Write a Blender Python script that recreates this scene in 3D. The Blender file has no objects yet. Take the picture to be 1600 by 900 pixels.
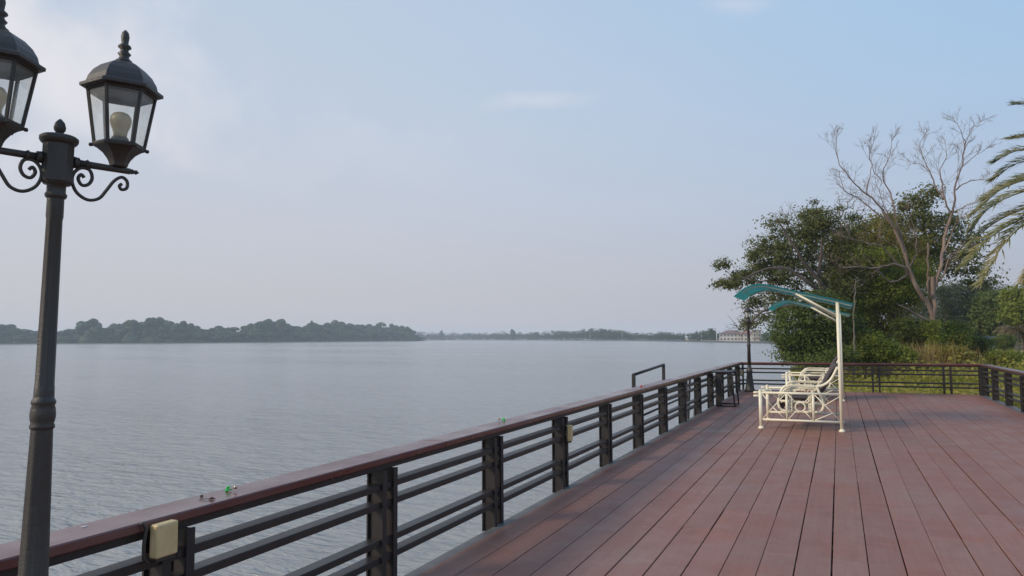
import bpy, math, random
import numpy as np
from mathutils import Vector, Matrix
random.seed(7); RNG = np.random.default_rng(7)
PI = math.pi
S = bpy.context.scene
COL = S.collection

# ------------------------------------------------------------------ camera
FPX, PITCH, YAW, ROLL, CAMH = 1130.0, .0695, .423, -.0055, 1.65
CF = Vector((-math.sin(YAW)*math.cos(PITCH), math.cos(YAW)*math.cos(PITCH), math.sin(PITCH)))
CR = Vector((math.cos(YAW), math.sin(YAW), 0)); CU = CR.cross(CF)
CR2 = CR*math.cos(ROLL) + CU*math.sin(ROLL); CU2 = CR2.cross(CF)
CP = Vector((0, 0, CAMH))
cam = bpy.data.cameras.new('camera'); camo = bpy.data.objects.new('camera', cam); COL.objects.link(camo)
M = Matrix((CR2, CU2, -CF)).transposed().to_4x4(); M.translation = CP
camo.matrix_world = M
cam.sensor_width = 36; cam.lens = 36*FPX/1600; cam.clip_start = .05; cam.clip_end = 9000
S.camera = camo
S.render.resolution_x = 1024; S.render.resolution_y = 576
S.view_settings.view_transform = 'Standard'; S.view_settings.look = 'None'
S.view_settings.exposure = 0; S.view_settings.gamma = 1

def ray(x, y): return CF + CR2*((x-800)/FPX) - CU2*((y-450)/FPX)
def at(x, y, d): return CP + ray(x, y)*d                 # a surveyed point: bearing read off the photograph, distance in metres

# ------------------------------------------------------------------ world, sun
SUN = Vector((-.62, -.62, .50)).normalized()
w = bpy.data.worlds.new('World'); S.world = w; w.use_nodes = True
nt = w.node_tree; nt.nodes.clear()
def N(nt, t, **k):
    n = nt.nodes.new(t)
    for a, b in k.items(): setattr(n, a, b)
    return n
out = N(nt, 'ShaderNodeOutputWorld'); bg = N(nt, 'ShaderNodeBackground'); bg.inputs[1].default_value = .1
sky = N(nt, 'ShaderNodeTexSky', sky_type='NISHITA'); sky.sun_disc = False
sky.sun_elevation = math.asin(SUN.z); sky.sun_rotation = math.atan2(SUN.x, SUN.y)
sky.dust_density = 4; sky.air_density = 1.2
tc = N(nt, 'ShaderNodeTexCoord'); sep = N(nt, 'ShaderNodeSeparateXYZ'); nt.links.new(tc.outputs['Generated'], sep.inputs[0])
rp = N(nt, 'ShaderNodeValToRGB'); nt.links.new(sep.outputs['Z'], rp.inputs[0])
SKYC = [(0.0, (.465, .475, .555)), (.06, (.465, .49, .570)), (.18, (.460, .560, .725)), (.30, (.415, .585, .80)), (.40, (.385, .585, .825)), (.50, (.36, .565, .835)), (.75, (.30, .49, .80)), (1, (.26, .44, .78))]
e = rp.color_ramp.elements
e[0].position, e[0].color = SKYC[0][0], (*SKYC[0][1], 1); e[1].position, e[1].color = SKYC[-1][0], (*SKYC[-1][1], 1)
for p, c in SKYC[1:-1]:
    q = e.new(p); q.color = (*c, 1)
# broad brightening towards the hazy sun
sd = N(nt, 'ShaderNodeVectorMath', operation='DOT_PRODUCT'); nt.links.new(tc.outputs['Generated'], sd.inputs[0]); sd.inputs[1].default_value = (-.85, .45, .12)
mr = N(nt, 'ShaderNodeMapRange'); nt.links.new(sd.outputs['Value'], mr.inputs[0])
mr.inputs[1].default_value = .30; mr.inputs[2].default_value = 1.0; mr.inputs[3].default_value = 0; mr.inputs[4].default_value = .52
mw = N(nt, 'ShaderNodeMixRGB'); nt.links.new(mr.outputs[0], mw.inputs[0]); nt.links.new(rp.outputs[0], mw.inputs[1]); mw.inputs[2].default_value = (.74, .71, .72, 1)
# thin high cloud
pl = N(nt, 'ShaderNodeMapping'); pl.inputs['Scale'].default_value = (1.1, 1.6, 4.5); pl.inputs['Location'].default_value = (3.1, .7, .25)
nt.links.new(tc.outputs['Generated'], pl.inputs[0])
ns = N(nt, 'ShaderNodeTexNoise'); ns.inputs['Scale'].default_value = 2.6; ns.inputs['Detail'].default_value = 6; ns.inputs['Roughness'].default_value = .52
nt.links.new(pl.outputs[0], ns.inputs[0])
cm = N(nt, 'ShaderNodeMapRange'); nt.links.new(ns.outputs[0], cm.inputs[0]); cm.inputs[1].default_value = .52; cm.inputs[2].default_value = .80; cm.inputs[3].default_value = 0; cm.inputs[4].default_value = .08
mc0 = N(nt, 'ShaderNodeMixRGB'); nt.links.new(cm.outputs[0], mc0.inputs[0]); nt.links.new(mw.outputs[0], mc0.inputs[1]); mc0.inputs[2].default_value = (.66, .66, .70, 1)
# three soft cloud patches where the photo has them
prev = mc0
WARP = N(nt, 'ShaderNodeTexNoise'); WARP.inputs['Scale'].default_value = 9; WARP.inputs['Detail'].default_value = 5; nt.links.new(tc.outputs['Generated'], WARP.inputs[0])
for (px, py, sx, sz, amp) in [(40, 70, .14, .12, .85), (150, 170, .18, .09, .45), (835, 158, .085, .014, .30), (1155, 20, .045, .014, .26), (560, 245, .22, .05, .12)]:
    d = ray(px, py).normalized()
    sx_ = N(nt, 'ShaderNodeVectorMath', operation='SUBTRACT'); nt.links.new(tc.outputs['Generated'], sx_.inputs[0]); sx_.inputs[1].default_value = d
    wv = N(nt, 'ShaderNodeVectorMath', operation='MULTIPLY_ADD'); nt.links.new(WARP.outputs['Color'], wv.inputs[0]); k = 1.1*min(sx, sz*2.2)
    wv.inputs[1].default_value = (2*k,)*3; nt.links.new(sx_.outputs[0], wv.inputs[2])
    sb = N(nt, 'ShaderNodeVectorMath', operation='SUBTRACT'); nt.links.new(wv.outputs[0], sb.inputs[0]); sb.inputs[1].default_value = (k,)*3
    sc = N(nt, 'ShaderNodeVectorMath', operation='DIVIDE'); nt.links.new(sb.outputs[0], sc.inputs[0]); sc.inputs[1].default_value = (sx, sx, sz)
    ln = N(nt, 'ShaderNodeVectorMath', operation='LENGTH'); nt.links.new(sc.outputs[0], ln.inputs[0])
    m1 = N(nt, 'ShaderNodeMapRange', interpolation_type='SMOOTHSTEP'); nt.links.new(ln.outputs['Value'], m1.inputs[0])
    m1.inputs[1].default_value = 0; m1.inputs[2].default_value = 1.25; m1.inputs[3].default_value = amp; m1.inputs[4].default_value = 0
    mm = N(nt, 'ShaderNodeMixRGB'); nt.links.new(m1.outputs[0], mm.inputs[0]); nt.links.new(prev.outputs[0], mm.inputs[1]); mm.inputs[2].default_value = (.86, .84, .875, 1)
    prev = mm
x10 = N(nt, 'ShaderNodeVectorMath', operation='SCALE'); nt.links.new(prev.outputs[0], x10.inputs[0]); x10.inputs['Scale'].default_value = 10
mx = N(nt, 'ShaderNodeMixRGB'); mx.inputs[0].default_value = .93; nt.links.new(sky.outputs[0], mx.inputs[1]); nt.links.new(x10.outputs[0], mx.inputs[2])
nt.links.new(mx.outputs[0], bg.inputs[0]); nt.links.new(bg.outputs[0], out.inputs[0])
sl = bpy.data.lights.new('sun', 'SUN'); sl.energy = 2.5; sl.angle = math.radians(13); sl.color = (1, .83, .64)
so = bpy.data.objects.new('sun', sl); COL.objects.link(so); so.rotation_euler = SUN.to_track_quat('Z', 'Y').to_euler()
S.cycles.volume_bounces = 1
S.cycles.max_bounces = 8; S.cycles.transparent_max_bounces = 16

# ------------------------------------------------------------------ helpers: tags, meshes
def tag(o, label=None, cat=None, group=None, kind=None):
    if label: o['label'] = label
    if cat: o['category'] = cat
    if group: o['group'] = group
    if kind: o['kind'] = kind
    return o
def empty(name, loc=(0, 0, 0), rz=0):
    o = bpy.data.objects.new(name, None); COL.objects.link(o); o.location = loc; o.rotation_euler = (0, 0, rz); o.empty_display_size = .1
    return o
def link(name, me, mat, parent=None, loc=None):
    o = bpy.data.objects.new(name, me); COL.objects.link(o)
    if mat and not me.materials: me.materials.append(mat)
    if parent: o.parent = parent
    if loc is not None: o.location = loc
    return o
def npmesh(name, V, Fc, smooth=False):
    """V (n,3) array, Fc (m,k) array of equal-sided faces"""
    me = bpy.data.meshes.new(name); V = np.asarray(V, np.float32); Fc = np.asarray(Fc, np.int32)
    me.vertices.add(len(V)); me.vertices.foreach_set('co', V.ravel())
    m, k = Fc.shape
    me.loops.add(m*k); me.loops.foreach_set('vertex_index', Fc.ravel())
    me.polygons.add(m); me.polygons.foreach_set('loop_start', np.arange(0, m*k, k, dtype=np.int32)); me.polygons.foreach_set('loop_total', np.full(m, k, np.int32))
    if smooth: me.polygons.foreach_set('use_smooth', np.ones(m, bool))
    me.update(calc_edges=True); return me
class MB:
    def __init__(s): s.v = []; s.f = []; s.sm = []
    def add(s, vs, fs, smooth=False):
        b = len(s.v); s.v += [tuple(v) for v in vs]
        for f in fs: s.f.append([b+i for i in f]); s.sm.append(smooth)
        return s
    def box(s, a, b, bev=0):
        (x0, y0, z0), (x1, y1, z1) = a, b
        if x0 > x1: x0, x1 = x1, x0
        if y0 > y1: y0, y1 = y1, y0
        if z0 > z1: z0, z1 = z1, z0
        if bev <= 0:
            v = [(x, y, z) for z in (z0, z1) for y in (y0, y1) for x in (x0, x1)]
            return s.add(v, [(0, 2, 3, 1), (4, 5, 7, 6), (0, 1, 5, 4), (2, 6, 7, 3), (0, 4, 6, 2), (1, 3, 7, 5)])
        # chamfer on top and side edges
        def ring(z, i): return [(x0+i, y0, z), (x1-i, y0, z), (x1, y0+i, z), (x1, y1-i, z), (x1-i, y1, z), (x0+i, y1, z), (x0, y1-i, z), (x0, y0+i, z)]
        def ring2(z, i): return [(x0+i, y0+i, z), (x1-i, y0+i, z), (x1-i, y0+i, z), (x1-i, y1-i, z), (x1-i, y1-i, z), (x0+i, y1-i, z), (x0+i, y1-i, z), (x0+i, y0+i, z)]
        e_ = bev
        R = [ring2(z0, e_), ring(z0+e_, e_), ring(z1-e_, e_), ring2(z1, e_)]
        v = [p for r in R for p in r]; f = []
        for k in range(3):
            for i in range(8):
                j = (i+1) % 8; f.append((k*8+i, k*8+j, (k+1)*8+j, (k+1)*8+i))
        f.append(tuple(range(24, 32))); f.append(tuple(reversed(range(0, 8))))
        return s.add(v, f)
    def tube(s, pts, r, n=8, cap=True, closed=False):
        P = [Vector(p) for p in pts]; m = len(P)
        rr = list(r) if hasattr(r, '__len__') else [r]*m
        up = None; vs = []
        for i, p in enumerate(P):
            if closed: t = (P[(i+1) % m]-P[i-1])
            else: t = (P[min(i+1, m-1)]-P[max(i-1, 0)])
            t = t.normalized() if t.length > 1e-9 else Vector((0, 0, 1))
            if up is None:
                up = t.orthogonal().normalized()
            up = (up - t*up.dot(t)); up = up.normalized() if up.length > 1e-6 else t.orthogonal().normalized()
            b = t.cross(up)
            for k in range(n):
                a = 2*PI*k/n; vs.append(p + (up*math.cos(a)+b*math.sin(a))*rr[i])
        fs = []
        for i in range(m if closed else m-1):
            i2 = (i+1) % m
            for k in range(n): fs.append((i*n+k, i*n+(k+1) % n, i2*n+(k+1) % n, i2*n+k))
        s.add(vs, fs, n > 4)
        if cap and not closed: s.add([], [])
        if cap and not closed:
            b0 = len(s.v)-m*n
            s.f.append([b0+k for k in reversed(range(n))]); s.sm.append(False)
            s.f.append([b0+(m-1)*n+k for k in range(n)]); s.sm.append(False)
        return s
    def lathe(s, prof, c=(0, 0, 0), n=16, smooth=True, rot=0):
        vs = []; fs = []
        for r, z in prof:
            for k in range(n):
                a = 2*PI*(k+rot)/n; vs.append((c[0]+r*math.cos(a), c[1]+r*math.sin(a), c[2]+z))
        for i in range(len(prof)-1):
            for k in range(n): fs.append((i*n+k, i*n+(k+1) % n, (i+1)*n+(k+1) % n, (i+1)*n+k))
        fs.append(tuple(reversed(range(n)))); fs.append(tuple((len(prof)-1)*n+k for k in range(n)))
        return s.add(vs, fs, smooth)
    def mesh(s, name):
        me = bpy.data.meshes.new(name); me.from_pydata(s.v, [], s.f); me.polygons.foreach_set('use_smooth', s.sm); me.update(); return me
    def build(s, name, mat, parent=None, loc=None): return link(name, s.mesh(name), mat, parent, loc)
def copy_tree(o, parent=None):
    c = o.copy(); COL.objects.link(c)
    if parent: c.parent = parent
    for ch in list(o.children): copy_tree(ch, c)
    return c
def spline(pts, sub=6):
    P = [Vector(p) for p in pts]; out_ = []
    for i in range(len(P)-1):
        p0 = P[max(i-1, 0)]; p1 = P[i]; p2 = P[i+1]; p3 = P[min(i+2, len(P)-1)]
        for k in range(sub):
            t = k/sub; out_.append(.5*((2*p1)+(p2-p0)*t+(2*p0-5*p1+4*p2-p3)*t*t+(3*p1-p0-3*p2+p3)*t**3))
    out_.append(P[-1]); return out_

# ------------------------------------------------------------------ materials
def mat(name, rgb, rough=.6, metal=0, spec=None, noise=0, nscale=8, bump=0, bscale=60, rnd=0, stretch=(1, 1, 1), coat=0, dark=None, trans=0, ramp=None, alpha=None):
    m = bpy.data.materials.new(name); m.use_nodes = True; nt = m.node_tree; b = nt.nodes['Principled BSDF']
    b.inputs['Roughness'].default_value = rough; b.inputs['Metallic'].default_value = metal
    if spec is not None: b.inputs['Specular IOR Level'].default_value = spec
    if coat: b.inputs['Coat Weight'].default_value = coat; b.inputs['Coat Roughness'].default_value = .25
    tc = N(nt, 'ShaderNodeTexCoord'); mp = N(nt, 'ShaderNodeMapping'); mp.inputs['Scale'].default_value = stretch
    nt.links.new(tc.outputs['Object'], mp.inputs[0])
    last = None
    if noise or dark:
        n = N(nt, 'ShaderNodeTexNoise'); n.inputs['Scale'].default_value = nscale; n.inputs['Detail'].default_value = 6; n.inputs['Roughness'].default_value = .6
        nt.links.new(mp.outputs[0], n.inputs[0])
        r = N(nt, 'ShaderNodeMapRange'); nt.links.new(n.outputs[0], r.inputs[0]); r.inputs[1].default_value = .3; r.inputs[2].default_value = .7
        c = N(nt, 'ShaderNodeMixRGB'); nt.links.new(r.outputs[0], c.inputs[0])
        dk = dark or tuple(x*(1-noise) for x in rgb)
        c.inputs[1].default_value = (*dk, 1); c.inputs[2].default_value = (*[min(1, x*(1+noise*.6)) for x in rgb], 1)
        last = c.outputs[0]
    if rnd:
        oi = N(nt, 'ShaderNodeObjectInfo'); h = N(nt, 'ShaderNodeHueSaturation')
        r2 = N(nt, 'ShaderNodeMapRange'); nt.links.new(oi.outputs['Random'], r2.inputs[0]); r2.inputs[3].default_value = 1-rnd; r2.inputs[4].default_value = 1+rnd
        nt.links.new(r2.outputs[0], h.inputs['Value'])
        if last: nt.links.new(last, h.inputs['Color'])
        else: h.inputs['Color'].default_value = (*rgb, 1)
        last = h.outputs[0]
    if last: nt.links.new(last, b.inputs['Base Color'])
    else: b.inputs['Base Color'].default_value = (*rgb, 1)
    if bump:
        n2 = N(nt, 'ShaderNodeTexNoise'); n2.inputs['Scale'].default_value = bscale; n2.inputs['Detail'].default_value = 4; nt.links.new(mp.outputs[0], n2.inputs[0])
        bp = N(nt, 'ShaderNodeBump'); bp.inputs['Strength'].default_value = bump; bp.inputs['Distance'].default_value = .01
        nt.links.new(n2.outputs[0], bp.inputs['Height']); nt.links.new(bp.outputs[0], b.inputs['Normal'])
    return m
def leafmat(name, cols, rough=.55, trans=.25, vs=1.5, zscale=1.0):
    """cols: colours a leaf may have; picked per leaf and per clump"""
    m = bpy.data.materials.new(name); m.use_nodes = True; nt = m.node_tree; b = nt.nodes['Principled BSDF']; o = nt.nodes['Material Output']
    g = N(nt, 'ShaderNodeNewGeometry'); n = N(nt, 'ShaderNodeTexNoise'); n.inputs['Scale'].default_value = vs; n.inputs['Detail'].default_value = 2
    tc = N(nt, 'ShaderNodeTexCoord'); nt.links.new(tc.outputs['Object'], n.inputs[0])
    oi = N(nt, 'ShaderNodeObjectInfo')
    a = N(nt, 'ShaderNodeMath', operation='MULTIPLY'); nt.links.new(g.outputs['Random Per Island'], a.inputs[0]); a.inputs[1].default_value = .55
    r = N(nt, 'ShaderNodeMapRange'); nt.links.new(n.outputs[0], r.inputs[0]); r.inputs[1].default_value = .3; r.inputs[2].default_value = .7; r.inputs[3].default_value = 0; r.inputs[4].default_value = .5
    s1 = N(nt, 'ShaderNodeMath', operation='ADD'); nt.links.new(a.outputs[0], s1.inputs[0]); nt.links.new(r.outputs[0], s1.inputs[1])
    s2 = N(nt, 'ShaderNodeMath', operation='MULTIPLY_ADD'); nt.links.new(oi.outputs['Random'], s2.inputs[0]); s2.inputs[1].default_value = .15; nt.links.new(s1.outputs[0], s2.inputs[2])
    cr = N(nt, 'ShaderNodeValToRGB'); nt.links.new(s2.outputs[0], cr.inputs[0])
    e = cr.color_ramp.elements; e[0].color = (*cols[0], 1); e[1].color = (*cols[-1], 1)
    for i, c in enumerate(cols[1:-1]): q = e.new((i+1)/(len(cols)-1)); q.color = (*c, 1)
    nt.links.new(cr.outputs[0], b.inputs['Base Color']); b.inputs['Roughness'].default_value = rough; b.inputs['Specular IOR Level'].default_value = .3
    t = N(nt, 'ShaderNodeBsdfTranslucent'); nt.links.new(cr.outputs[0], t.inputs[0])
    mx = N(nt, 'ShaderNodeMixShader'); mx.inputs[0].default_value = trans; nt.links.new(b.outputs[0], mx.inputs[1]); nt.links.new(t.outputs[0], mx.inputs[2]); nt.links.new(mx.outputs[0], o.inputs[0])
    return m
MT = {}
MT['iron'] = mat('black_iron', (.036, .030, .025), .48, 0, noise=.35, nscale=14, bump=.25, bscale=160, dark=(.045, .040, .034))
MT['rail'] = mat('rail_steel', (.016, .014, .014), .5, 0, noise=.4, nscale=10, bump=.15, bscale=90, dark=(.028, .022, .02))
MT['slat'] = mat('slat_steel', (.018, .015, .014), .42, 0, noise=.4, nscale=6, bump=.2, bscale=90, dark=(.034, .028, .024))
def worn(m, col, rust, scale, lo, hi):
    nt = m.node_tree; b = nt.nodes['Principled BSDF']; l = b.inputs['Base Color'].links; n = N(nt, 'ShaderNodeTexNoise'); n.inputs['Scale'].default_value = scale; n.inputs['Detail'].default_value = 8; n.inputs['Roughness'].default_value = .75
    g = N(nt, 'ShaderNodeNewGeometry'); nt.links.new(g.outputs['Position'], n.inputs[0]); r = N(nt, 'ShaderNodeMapRange'); nt.links.new(n.outputs[0], r.inputs[0]); r.inputs[1].default_value = lo; r.inputs[2].default_value = hi
    x = N(nt, 'ShaderNodeMixRGB'); nt.links.new(r.outputs[0], x.inputs[0])
    if l: nt.links.new(l[0].from_socket, x.inputs[1])
    else: x.inputs[1].default_value = (*col, 1)
    x.inputs[2].default_value = (*rust, 1); nt.links.new(x.outputs[0], b.inputs['Base Color'])
MT['cream'] = mat('cream_paint', (.88, .82, .63), .42, noise=.07, nscale=5); worn(MT['cream'], (.8, .7, .5), (.34, .22, .10), 7, .60, .74)
worn(MT['rail'], (.02, .02, .02), (.085, .050, .034), 6, .58, .76); worn(MT['iron'], (.03, .03, .03), (.075, .066, .055), 9, .55, .78)
MT['cream_box'] = mat('cream_plastic', (.68, .50, .24), .5, noise=.15, nscale=9, bump=.1)
MT['teal'] = mat('teal_sheet', (.06, .26, .28), .3, noise=.15, nscale=3)
MT['aqua'] = mat('aqua_arm_paint', (.50, .66, .56), .4)
MT['cushion'] = mat('cushion_fabric', (.095, .078, .080), .85, noise=.2, nscale=12, bump=.3, bscale=200)
MT['flap'] = mat('brown_flap', (.05, .035, .032), .8)
MT['bulb'] = mat('bulb_cream', (.62, .50, .30), .35)
MT['ledge'] = mat('grey_ledge', (.13, .125, .12), .5, noise=.3, nscale=5, bump=.2)
MT['conc'] = mat('concrete', (.33, .31, .28), .85, noise=.3, nscale=2.5, bump=.4, bscale=20)
MT['green'] = mat('green_plastic', (.05, .62, .12), .3)
MT['red'] = mat('red_plastic', (.6, .05, .05), .3)
MT['brass'] = mat('bell_metal', (.55, .38, .28), .18, 1)
MT['twig'] = mat('dry_twig', (.05, .03, .025), .9)
MT['white'] = mat('white_fleck', (.7, .7, .68), .7)
MT['hole'] = mat('dark_hole', (.03, .025, .02), .9)
MT['barkpink'] = mat('pale_dead_bark', (.30, .22, .175), .9, noise=.4, nscale=1.6, bump=.8, bscale=14, stretch=(1, 1, .5), dark=(.12, .085, .07))
MT['bark'] = mat('brown_bark', (.11, .085, .07), .9, noise=.4, nscale=4, bump=.5, bscale=20)
MT['palebark'] = mat('grey_bark', (.24, .21, .18), .9, noise=.4, nscale=4, bump=.4, bscale=20)
MT['palebark2'] = mat('slim_bark', (.17, .15, .12), .9, noise=.4, nscale=4, bump=.4, bscale=20)
MT['leaf_dark'] = leafmat('leaf_dark', [(.055, .062, .022), (.105, .118, .036), (.155, .168, .048), (.21, .22, .06)], trans=.45)
MT['leaf_mid'] = leafmat('leaf_mid', [(.042, .062, .016), (.085, .120, .027), (.135, .175, .036), (.19, .22, .05)], trans=.45)
MT['leaf_olive'] = leafmat('leaf_olive', [(.12, .112, .022), (.22, .195, .036), (.31, .28, .045), (.32, .225, .06)], trans=.5)
MT['leaf_bright'] = leafmat('leaf_bright', [(.08, .115, .018), (.155, .20, .028), (.23, .27, .038), (.29, .30, .055)], trans=.5)
MT['leaf_far'] = leafmat('leaf_far', [(.010, .026, .012), (.022, .050, .018), (.04, .080, .024), (.07, .115, .032)], vs=.05, trans=.1)
MT['needle'] = leafmat('needle', [(.03, .042, .024), (.05, .066, .034), (.07, .09, .042), (.095, .115, .05)], vs=.4)
MT['weed'] = leafmat('weed', [(.13, .12, .03), (.23, .235, .036), (.37, .35, .06), (.46, .37, .13)], vs=.9, trans=.5)
MT['dry'] = leafmat('dry_grass', [(.20, .14, .05), (.36, .25, .09), (.50, .36, .15), (.34, .30, .10)], vs=1.5)
MT['palm'] = leafmat('palm_leaf', [(.09, .11, .04), (.15, .165, .055), (.23, .22, .08), (.32, .27, .12)], vs=2.2, rough=.4)
MT['drypalm'] = leafmat('dry_palm', [(.10, .085, .04), (.18, .14, .07), (.24, .19, .10)], vs=1)
MT['soil'] = mat('bank_soil', (.26, .22, .10), .95, noise=.5, nscale=.35, bump=.6, bscale=3, dark=(.13, .135, .045))
MT['mud'] = mat('mud', (.10, .09, .07), .8, noise=.3, nscale=.2)
MT['housewall'] = mat('house_wall', (.55, .51, .46), .8, noise=.1, nscale=.5)
MT['houseyellow'] = mat('yellow_wall', (.70, .60, .40), .8, noise=.12, nscale=.6)
MT['roof'] = mat('roof_tile', (.20, .13, .11), .8, noise=.25, nscale=1.5, stretch=(1, 1, 4))
MT['roofred'] = mat('roof_tile_red', (.33, .15, .11), .8, noise=.25, nscale=1.5)
MT['window'] = mat('window_glass', (.12, .12, .13), .25)
MT['carblue'] = mat('car_blue', (.06, .09, .17), .3, coat=.6)
MT['tyre'] = mat('tyre', (.02, .02, .02), .9)
def translucent(m, w, col):
    nt = m.node_tree; b = nt.nodes['Principled BSDF']; o = nt.nodes['Material Output']; t = N(nt, 'ShaderNodeBsdfTranslucent'); t.inputs[0].default_value = (*col, 1)
    x = N(nt, 'ShaderNodeMixShader'); x.inputs[0].default_value = w; nt.links.new(b.outputs[0], x.inputs[1]); nt.links.new(t.outputs[0], x.inputs[2]); nt.links.new(x.outputs[0], o.inputs[0])
translucent(MT['teal'], .65, (.17, .55, .55))
def glassmat():
    m = bpy.data.materials.new('dusty_lantern_glass'); m.use_nodes = True; nt = m.node_tree; nt.nodes.clear(); o = N(nt, 'ShaderNodeOutputMaterial')
    t = N(nt, 'ShaderNodeBsdfTransparent'); t.inputs[0].default_value = (.985, .99, .985, 1); g = N(nt, 'ShaderNodeBsdfGlossy'); g.inputs['Roughness'].default_value = .08
    d = N(nt, 'ShaderNodeBsdfDiffuse'); d.inputs[0].default_value = (.72, .74, .70, 1)
    n = N(nt, 'ShaderNodeTexNoise'); n.inputs['Scale'].default_value = 9; n.inputs['Detail'].default_value = 7; tc = N(nt, 'ShaderNodeTexCoord'); nt.links.new(tc.outputs['Object'], n.inputs[0])
    r = N(nt, 'ShaderNodeMapRange'); nt.links.new(n.outputs[0], r.inputs[0]); r.inputs[1].default_value = .35; r.inputs[2].default_value = .75; r.inputs[3].default_value = .03; r.inputs[4].default_value = .18
    a = N(nt, 'ShaderNodeMixShader'); nt.links.new(r.outputs[0], a.inputs[0]); nt.links.new(t.outputs[0], a.inputs[1]); nt.links.new(d.outputs[0], a.inputs[2])
    lw = N(nt, 'ShaderNodeLayerWeight'); lw.inputs[0].default_value = .5; pw = N(nt, 'ShaderNodeMath', operation='POWER'); nt.links.new(lw.outputs['Facing'], pw.inputs[0]); pw.inputs[1].default_value = 4
    f = N(nt, 'ShaderNodeMath', operation='MULTIPLY_ADD'); nt.links.new(pw.outputs[0], f.inputs[0]); f.inputs[1].default_value = .5; f.inputs[2].default_value = .03
    b = N(nt, 'ShaderNodeMixShader'); nt.links.new(f.outputs[0], b.inputs[0]); nt.links.new(a.outputs[0], b.inputs[1]); nt.links.new(g.outputs[0], b.inputs[2]); nt.links.new(b.outputs[0], o.inputs[0])
    return m
MT['glass'] = glassmat()
def woodmat(name, base, alt, grey, rough, coat, wet=.0):
    m = bpy.data.materials.new(name); m.use_nodes = True; nt = m.node_tree; b = nt.nodes['Principled BSDF']
    g = N(nt, 'ShaderNodeNewGeometry'); oi = N(nt, 'ShaderNodeObjectInfo')
    sc = N(nt, 'ShaderNodeVectorMath', operation='SCALE'); cx = N(nt, 'ShaderNodeCombineXYZ'); mu = N(nt, 'ShaderNodeMath', operation='MULTIPLY'); nt.links.new(oi.outputs['Random'], mu.inputs[0]); mu.inputs[1].default_value = 37
    nt.links.new(mu.outputs[0], cx.inputs[2]); ad = N(nt, 'ShaderNodeVectorMath', operation='ADD'); nt.links.new(g.outputs['Position'], ad.inputs[0]); nt.links.new(cx.outputs[0], ad.inputs[1])
    def noise(scale, stretch, det=5, rg=.6, src=ad):
        mp = N(nt, 'ShaderNodeMapping'); mp.inputs['Scale'].default_value = stretch; nt.links.new(src.outputs[0], mp.inputs[0])
        n = N(nt, 'ShaderNodeTexNoise'); n.inputs['Scale'].default_value = scale; n.inputs['Detail'].default_value = det; n.inputs['Roughness'].default_value = rg; nt.links.new(mp.outputs[0], n.inputs[0]); return n
    def rng(n, a, b_, c=0, d=1):
        r = N(nt, 'ShaderNodeMapRange'); nt.links.new(n.outputs[0], r.inputs[0]); r.inputs[1].default_value = a; r.inputs[2].default_value = b_; r.inputs[3].default_value = c; r.inputs[4].default_value = d; return r
    def mixc(f, a, b_):
        c = N(nt, 'ShaderNodeMixRGB')
        if hasattr(f, 'outputs'): nt.links.new(f.outputs[0], c.inputs[0])
        else: c.inputs[0].default_value = f
        for i, v in ((1, a), (2, b_)):
            if hasattr(v, 'outputs'): nt.links.new(v.outputs[0], c.inputs[i])
            else: c.inputs[i].default_value = (*v, 1)
        return c
    rr = N(nt, 'ShaderNodeMapRange'); nt.links.new(oi.outputs['Random'], rr.inputs[0])
    c = mixc(rr, base, alt)
    gp = N(nt, 'ShaderNodeVectorMath', operation='ADD'); nt.links.new(g.outputs['Position'], gp.inputs[0])
    c = mixc(rng(noise(1.1, (1, .6, 1), 4, .6, gp), .42, .72, 0, .75), c, grey)                       # greyed weathering across boards
    c = mixc(rng(noise(3.0, (1, .7, 1), 5, .65, gp), .56, .78, 0, .55), c, tuple(x*.55 for x in base))    # scuffs and stains
    c = mixc(rng(noise(30, (1, .04, 1)), .35, .75, 0, .35), c, tuple(x*.6 for x in base))                # grain
    c = mixc(rng(noise(14, (1, .5, 1), 3, .7), .68, .78, 0, .5), c, tuple(min(1, x*1.7) for x in grey))  # pale flecks
    c = mixc(rng(noise(9, (.35, 1.8, 1), 5, .72, gp), .54, .74, 0, .38), c, tuple(x*.5 for x in base))
    c = mixc(rng(noise(5, (.4, 1.6, 1), 5, .7, ad), .58, .72, 0, .4), c, tuple(min(1, x*1.25) for x in grey))   # cross scratches
    hs = N(nt, 'ShaderNodeHueSaturation'); nt.links.new(c.outputs[0], hs.inputs['Color']); wn = N(nt, 'ShaderNodeTexWhiteNoise', noise_dimensions='1D'); nt.links.new(oi.outputs['Random'], wn.inputs['W'])
    v = N(nt, 'ShaderNodeMapRange'); nt.links.new(wn.outputs['Value'], v.inputs[0]); v.inputs[3].default_value = .93; v.inputs[4].default_value = 1.07; nt.links.new(v.outputs[0], hs.inputs['Value'])
    nt.links.new(hs.outputs[0], b.inputs['Base Color'])
    ro = rng(noise(2.2, (1, .8, 1), 4, .6, gp), .3, .7, rough-.12, rough+.12); nt.links.new(ro.outputs[0], b.inputs['Roughness'])
    b.inputs['Specular IOR Level'].default_value = .36; b.inputs['Coat Weight'].default_value = coat; b.inputs['Coat Roughness'].default_value = .2
    bp = N(nt, 'ShaderNodeBump'); bp.inputs['Strength'].default_value = .35; bp.inputs['Distance'].default_value = .002
    n2 = noise(60, (1, .06, 1)); nt.links.new(n2.outputs[0], bp.inputs['Height']); nt.links.new(bp.outputs[0], b.inputs['Normal'])
    return m
MT['plank'] = woodmat('deck_wood', (.300, .126, .088), (.312, .144, .098), (.290, .182, .148), .54, 0)
MT['cap'] = woodmat('cap_wood', (.12, .032, .026), (.14, .040, .030), (.19, .105, .090), .30, .24)
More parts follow.
